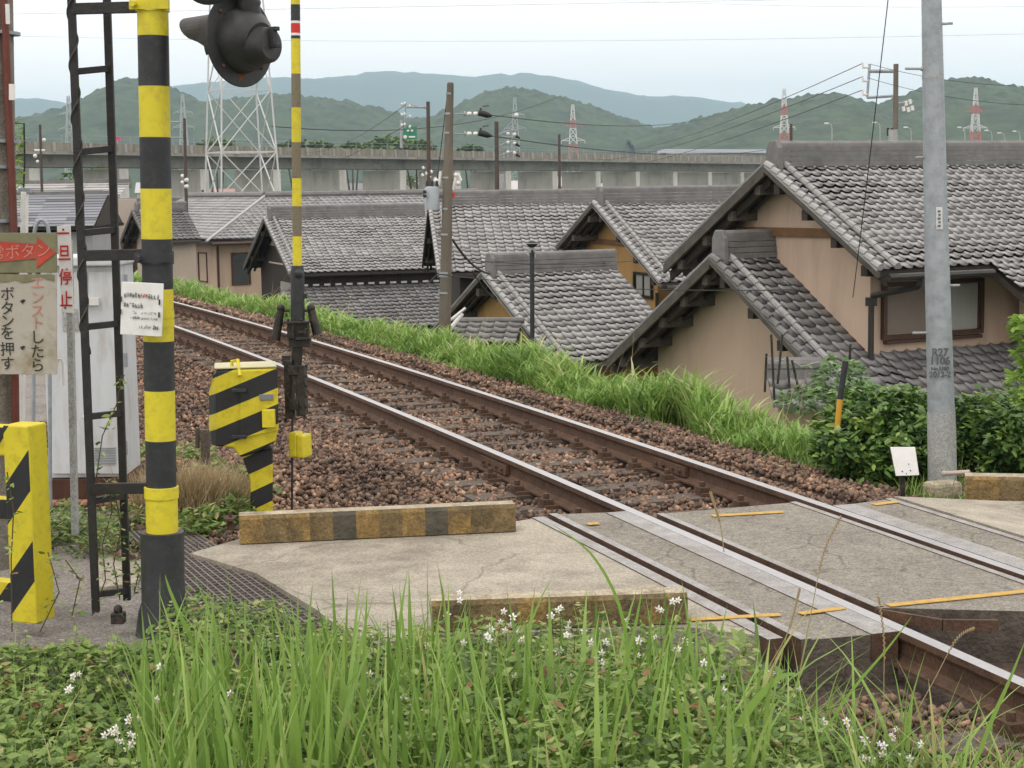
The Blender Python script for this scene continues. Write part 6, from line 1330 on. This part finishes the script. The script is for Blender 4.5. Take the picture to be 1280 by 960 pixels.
# leafy stems standing above the mat
parts = []; spt = [(RNG.uniform(-.45, 1.0), RNG.uniform(6.9, 7.45)) for _ in range(90)] + [(RNG.uniform(-2.4, 1.2), RNG.uniform(5.6, 7.3)) for _ in range(170)] + [(RNG.uniform(-2.2, -1.5), RNG.uniform(7.0, 7.6)) for _ in range(26)]
st = MB()
for (x, y) in spt:
    if x > .62 and y > 7.3 - (x - .62) * 1.3: continue
    h = RNG.uniform(.24, .50) * (.8 if x > .7 or x < -1.4 else 1); a = RNG.uniform(0, 6.28); ln = RNG.uniform(.02, .14); b0 = np.array((x, y, -.32))
    pt = [b0 + np.array((math.cos(a) * ln * f * f, math.sin(a) * ln * f * f, h * f)) for f in (0, .35, .7, 1)]
    st.tube(pt, [.003, .0025, .002, .001], 4, 0, cap=False); k = int(12 + h * 36); f = RNG.uniform(.25, 1, k); P = np.stack([np.interp(f, (0, .35, .7, 1), [q[i] for q in pt]) for i in range(3)], 1); ll = RNG.uniform(.028, .062, k) * (1.15 - .4 * f)
    parts.append(leaves(P, ll, ll * .46, RNG.uniform(0, 6.28, k), RNG.uniform(-.35, .55, k), np.clip(.5 * f + RNG.normal(.25, .16) + RNG.normal(0, .1, k), 0, 1), RNG.uniform(-.5, .5, k)))
V, F, Rn = merge(parts); props(npmesh('leafy_weeds', V, F, WEED, rnd=Rn), 'leafy upright weed stems standing above the foreground mat and the near kerb', 'weeds', kind='stuff')
props(st.build('weed_stems', mat('weed_stem', (.08, .12, .03), .7, .2)), 'thin green stems of the foreground weeds', 'weeds', kind='stuff')
# extra trailing weeds over the near edge of the road at left
x = RNG.uniform(-1.6, -.35, 5200); y = RNG.uniform(7.3, 8.5, 5200); kp = (y < 8.15 - (x + 1.5) * .62 + .25 * clump(x, y, 2.2, 5.)); x, y = x[kp], y[kp]; ll = RNG.uniform(.02, .05, len(x))
V, F, Rn = leaves(np.stack([x, y, -.04 + .09 * RNG.random(len(x)) * (1 + clump(x, y, 3, 1.))], 1), ll, ll * .5, RNG.uniform(0, 6.28, len(x)), RNG.uniform(-.4, .5, len(x)), RNG.random(len(x)) ** 1.1, RNG.uniform(-.6, .6, len(x)))
props(npmesh('trailing_weeds', V, F, WEED, rnd=Rn), 'weeds trailing over the drain grating and the corner of the road', 'weeds', kind='stuff')
# white starry flowers in clusters
fl = MB(); rn = random.Random(21)
spots = [(718, 790, 1), (632, 772, .8), (650, 800, .8), (690, 775, .5), (610, 790, .5), (702, 853, .7), (655, 828, .5), (603, 877, .6), (716, 890, .5), (695, 920, .8), (520, 885, .6), (680, 885, .4), (740, 800, .4), (755, 830, .35), (560, 770, .35), (840, 748, .6), (826, 765, .4), (860, 800, .4), (770, 840, .4), (845, 810, .5), (800, 820, .3), (95, 838, .7), (138, 908, 1.0), (156, 925, 1.2), (165, 905, .6), (780, 775, .3), (1030, 905, .6), (1090, 935, 1.0), (1110, 915, .8), (1135, 950, .7), (1062, 905, .5), (995, 925, .4), (965, 895, .4), (930, 912, .35), (580, 800, .3), (640, 850, .35), (540, 830, .3), (370, 835, .35), (575, 745, .4), (700, 760, .35), (1085, 950, .5), (880, 830, .3), (905, 850, .3), (740, 860, .3), (620, 905, .35), (760, 905, .3), (810, 870, .3), (560, 905, .3), (1150, 935, .4)]
spots += [(rn.uniform(520, 1000), rn.uniform(790, 935), rn.uniform(.2, .45)) for _ in range(26)] + [(rn.uniform(60, 520), rn.uniform(820, 950), rn.uniform(.2, .45)) for _ in range(16)]
for px, py, sc in spots:
    if px > 900 and py < 830: continue
    Y = 7.45 - (py - 740) / 220 * 1.25 + rn.uniform(-.1, .1); Y = min(Y, 7.3) - .22; c = AT(px, py, Y)
    for q in range(max(1, int(6 * sc))):
        cc = c + Vector((rn.uniform(-1, 1) * .042 * sc, rn.uniform(-.02, .02), rn.uniform(-1, 1) * .045 * sc)); n = Vector((rn.uniform(-.6, .6), -1, rn.uniform(-.3, .8))).normalized(); a_ = n.orthogonal().normalized(); b_ = n.cross(a_); r = rn.uniform(.010, .016)
        for k in range(5):
            t0 = 2 * math.pi * k / 5; u = a_ * math.cos(t0) + b_ * math.sin(t0); v = a_ * -math.sin(t0) + b_ * math.cos(t0)
            fl.quad([cc, cc + u * r * .6 + v * r * .32, cc + u * r * 1.25 - n * r * .3, cc + u * r * .6 - v * r * .32], 0)
        fl.ball(cc + n * .003, r * .25, 1, seg=5, rings=3)
    fl.tube([c, c - Vector((0, 0, .15))], .0018, 4, 2)
props(fl.build('white_blossoms', [PETAL, STAM, mat('weed_stem', (.08, .12, .03), .7, .2)]), 'scattered clusters of small white star flowers among the foreground weeds', 'flowers', kind='stuff')
# long grass
parts = []
N = 2100; px = RNG.uniform(150, 960, N); w_ = np.exp(-((px - 400) / 260) ** 2) + .35; kp = RNG.random(N) < w_; px = px[kp]; N = len(px)
Y = RNG.uniform(5.3, 7.1, N); X = (px - 640) / 2200 * Y; Hh_ = .28 + .66 * RNG.random(N) ** 1.7 * (1 - .25 * (Y - 5.3) / 1.8) ; 
parts.append(blades(np.stack([X, Y, np.full(N, -.32)], 1), Hh_, RNG.uniform(.010, .034, N), RNG.uniform(.03, .42, N), RNG.uniform(0, 6.28, N), np.clip(RNG.normal(.5, .25, N), 0, 1), segs=7, curve=2.0))
N = 700; X = RNG.uniform(.25, 1.75, N); Y = RNG.uniform(5.0, 6.9, N); kp = Y < 7.2 - np.clip(X - .6, 0, 9) * 1.05; X, Y = X[kp], Y[kp]; N = len(X)
parts.append(blades(np.stack([X, Y, np.full(N, -.32)], 1), .2 + .5 * RNG.random(N) ** 1.6, RNG.uniform(.008, .024, N), RNG.uniform(.1, .9, N), RNG.uniform(0, 6.28, N), np.clip(RNG.normal(.6, .25, N), 0, 1), segs=7, curve=2.0))
N = 3600; X = RNG.uniform(-2.6, 2.0, N); Y = RNG.uniform(4.6, 7.3, N); kp = Y < 7.35 - np.clip(X - .6, 0, 9) * 1.0; X, Y = X[kp], Y[kp]; N = len(X)
parts.append(blades(np.stack([X, Y, np.full(N, -.32)], 1), RNG.uniform(.22, .52, N), RNG.uniform(.004, .011, N), RNG.uniform(.1, 1.1, N), RNG.uniform(0, 6.28, N), np.clip(RNG.normal(.5, .3, N), 0, 1), segs=5, curve=1.6))
V, F, Rn = merge(parts); props(npmesh('long_grass', V, F, TALL, rnd=Rn, smooth=True), 'long bright green grass blades standing in the foreground', 'grass', kind='stuff')
# single long blades and seed stalks that stand out
def blade(name, label, pts, wid, m, seed=False, group=None, cat='grass stalk'):
    pts = [Vector(p) for p in pts]; n = len(pts); mb = MB(); K = 14
    def at(f):
        f *= (n - 1); i = min(int(f), n - 2); t_ = f - i; p0, p1, p2, p3 = pts[max(i - 1, 0)], pts[i], pts[i + 1], pts[min(i + 2, n - 1)]
        return .5 * ((2 * p1) + (p2 - p0) * t_ + (2 * p0 - 5 * p1 + 4 * p2 - p3) * t_ ** 2 + (3 * p1 - p0 - 3 * p2 + p3) * t_ ** 3)
    c = [at(i / K) for i in range(K + 1)]
    if seed:
        mb.tube(c, [.0022 - .0012 * i / K for i in range(K + 1)], 5)
        for i in range(K * 2): p = at(.55 + .45 * i / (K * 2)); mb.ball(p + Vector(((-1) ** i * .0025, 0, 0)), .0026, 0, (1, 1, 2.6), 5, 4)
    else:
        for i in range(K):
            d = (c[i + 1] - c[i]).normalized(); s0 = d.cross(Vector((0, -1, .3))).normalized(); w0, w1 = [wid * (1 - (q / K) ** 2.5) * (.6 + .4 * min(1, q / K * 5)) + .0006 for q in (i, i + 1)]
            mb.quad([c[i] - s0 * w0 / 2, c[i] + s0 * w0 / 2, c[i + 1] + s0 * w1 / 2, c[i + 1] - s0 * w1 / 2])
    mb.rv = .5; return props(mb.build(name, m, base=tuple(pts[0]), rnd=True, smooth=True), label, cat, group)
def PL(l, Y): return [AT(x, y, Y) for x, y in l]
blade('grass_blade', 'long green blade arching up over the road in front of the striped kerb', PL([(790, 960), (782, 790), (745, 700), (690, 655)], 6.6), .014, TALL)
blade('grass_blade', 'broad upright green blade below the near kerb', PL([(738, 990), (765, 880), (790, 800), (803, 735)], 6.2), .020, TALL)
blade('grass_blade', 'long green blade rising across the near rail at the lower right', PL([(1215, 965), (1240, 900), (1262, 850), (1282, 800)], 5.4), .014, TALL)
blade('grass_blade', 'narrow green blade slanting up right beside the deck end', PL([(1000, 965), (1060, 870), (1110, 810), (1140, 770)], 6.0), .010, TALL)
blade('grass_blade', 'tall green blade leaning left in front of the signal post foot', PL([(262, 840), (240, 800), (215, 745), (206, 718)], 7.2), .020, TALL)
blade('grass_blade', 'upright broad green blade in the middle of the long grass', PL([(450, 990), (452, 880), (456, 800), (459, 735)], 6.2), .017, TALL)
blade('grass_blade', 'wide green blade bent over near the bottom centre', PL([(900, 985), (925, 905), (970, 850), (1000, 842)], 5.8), .030, TALL)
for l, lab in (([(1000, 838), (1015, 760), (1030, 690), (1052, 645)], 'pale seed stalk curving in front of the asphalt panel'), ([(960, 835), (985, 790), (1000, 735)], 'short pale seed stalk before the deck strip'), ([(1110, 960), (1105, 870), (1105, 800), (1098, 745)], 'pale seed stalk over the deck end'), ([(1120, 935), (1165, 855), (1195, 800), (1218, 785)], 'knobbly straw seed stalk leaning right over the near rail'), ([(905, 690), (900, 655), (888, 615)], 'thin seed stalk standing before the far rail')):
    blade('seed_stalk', lab, PL(l, 6.4), .004, DRY, seed=True)
print('objects', len(bpy.data.objects))
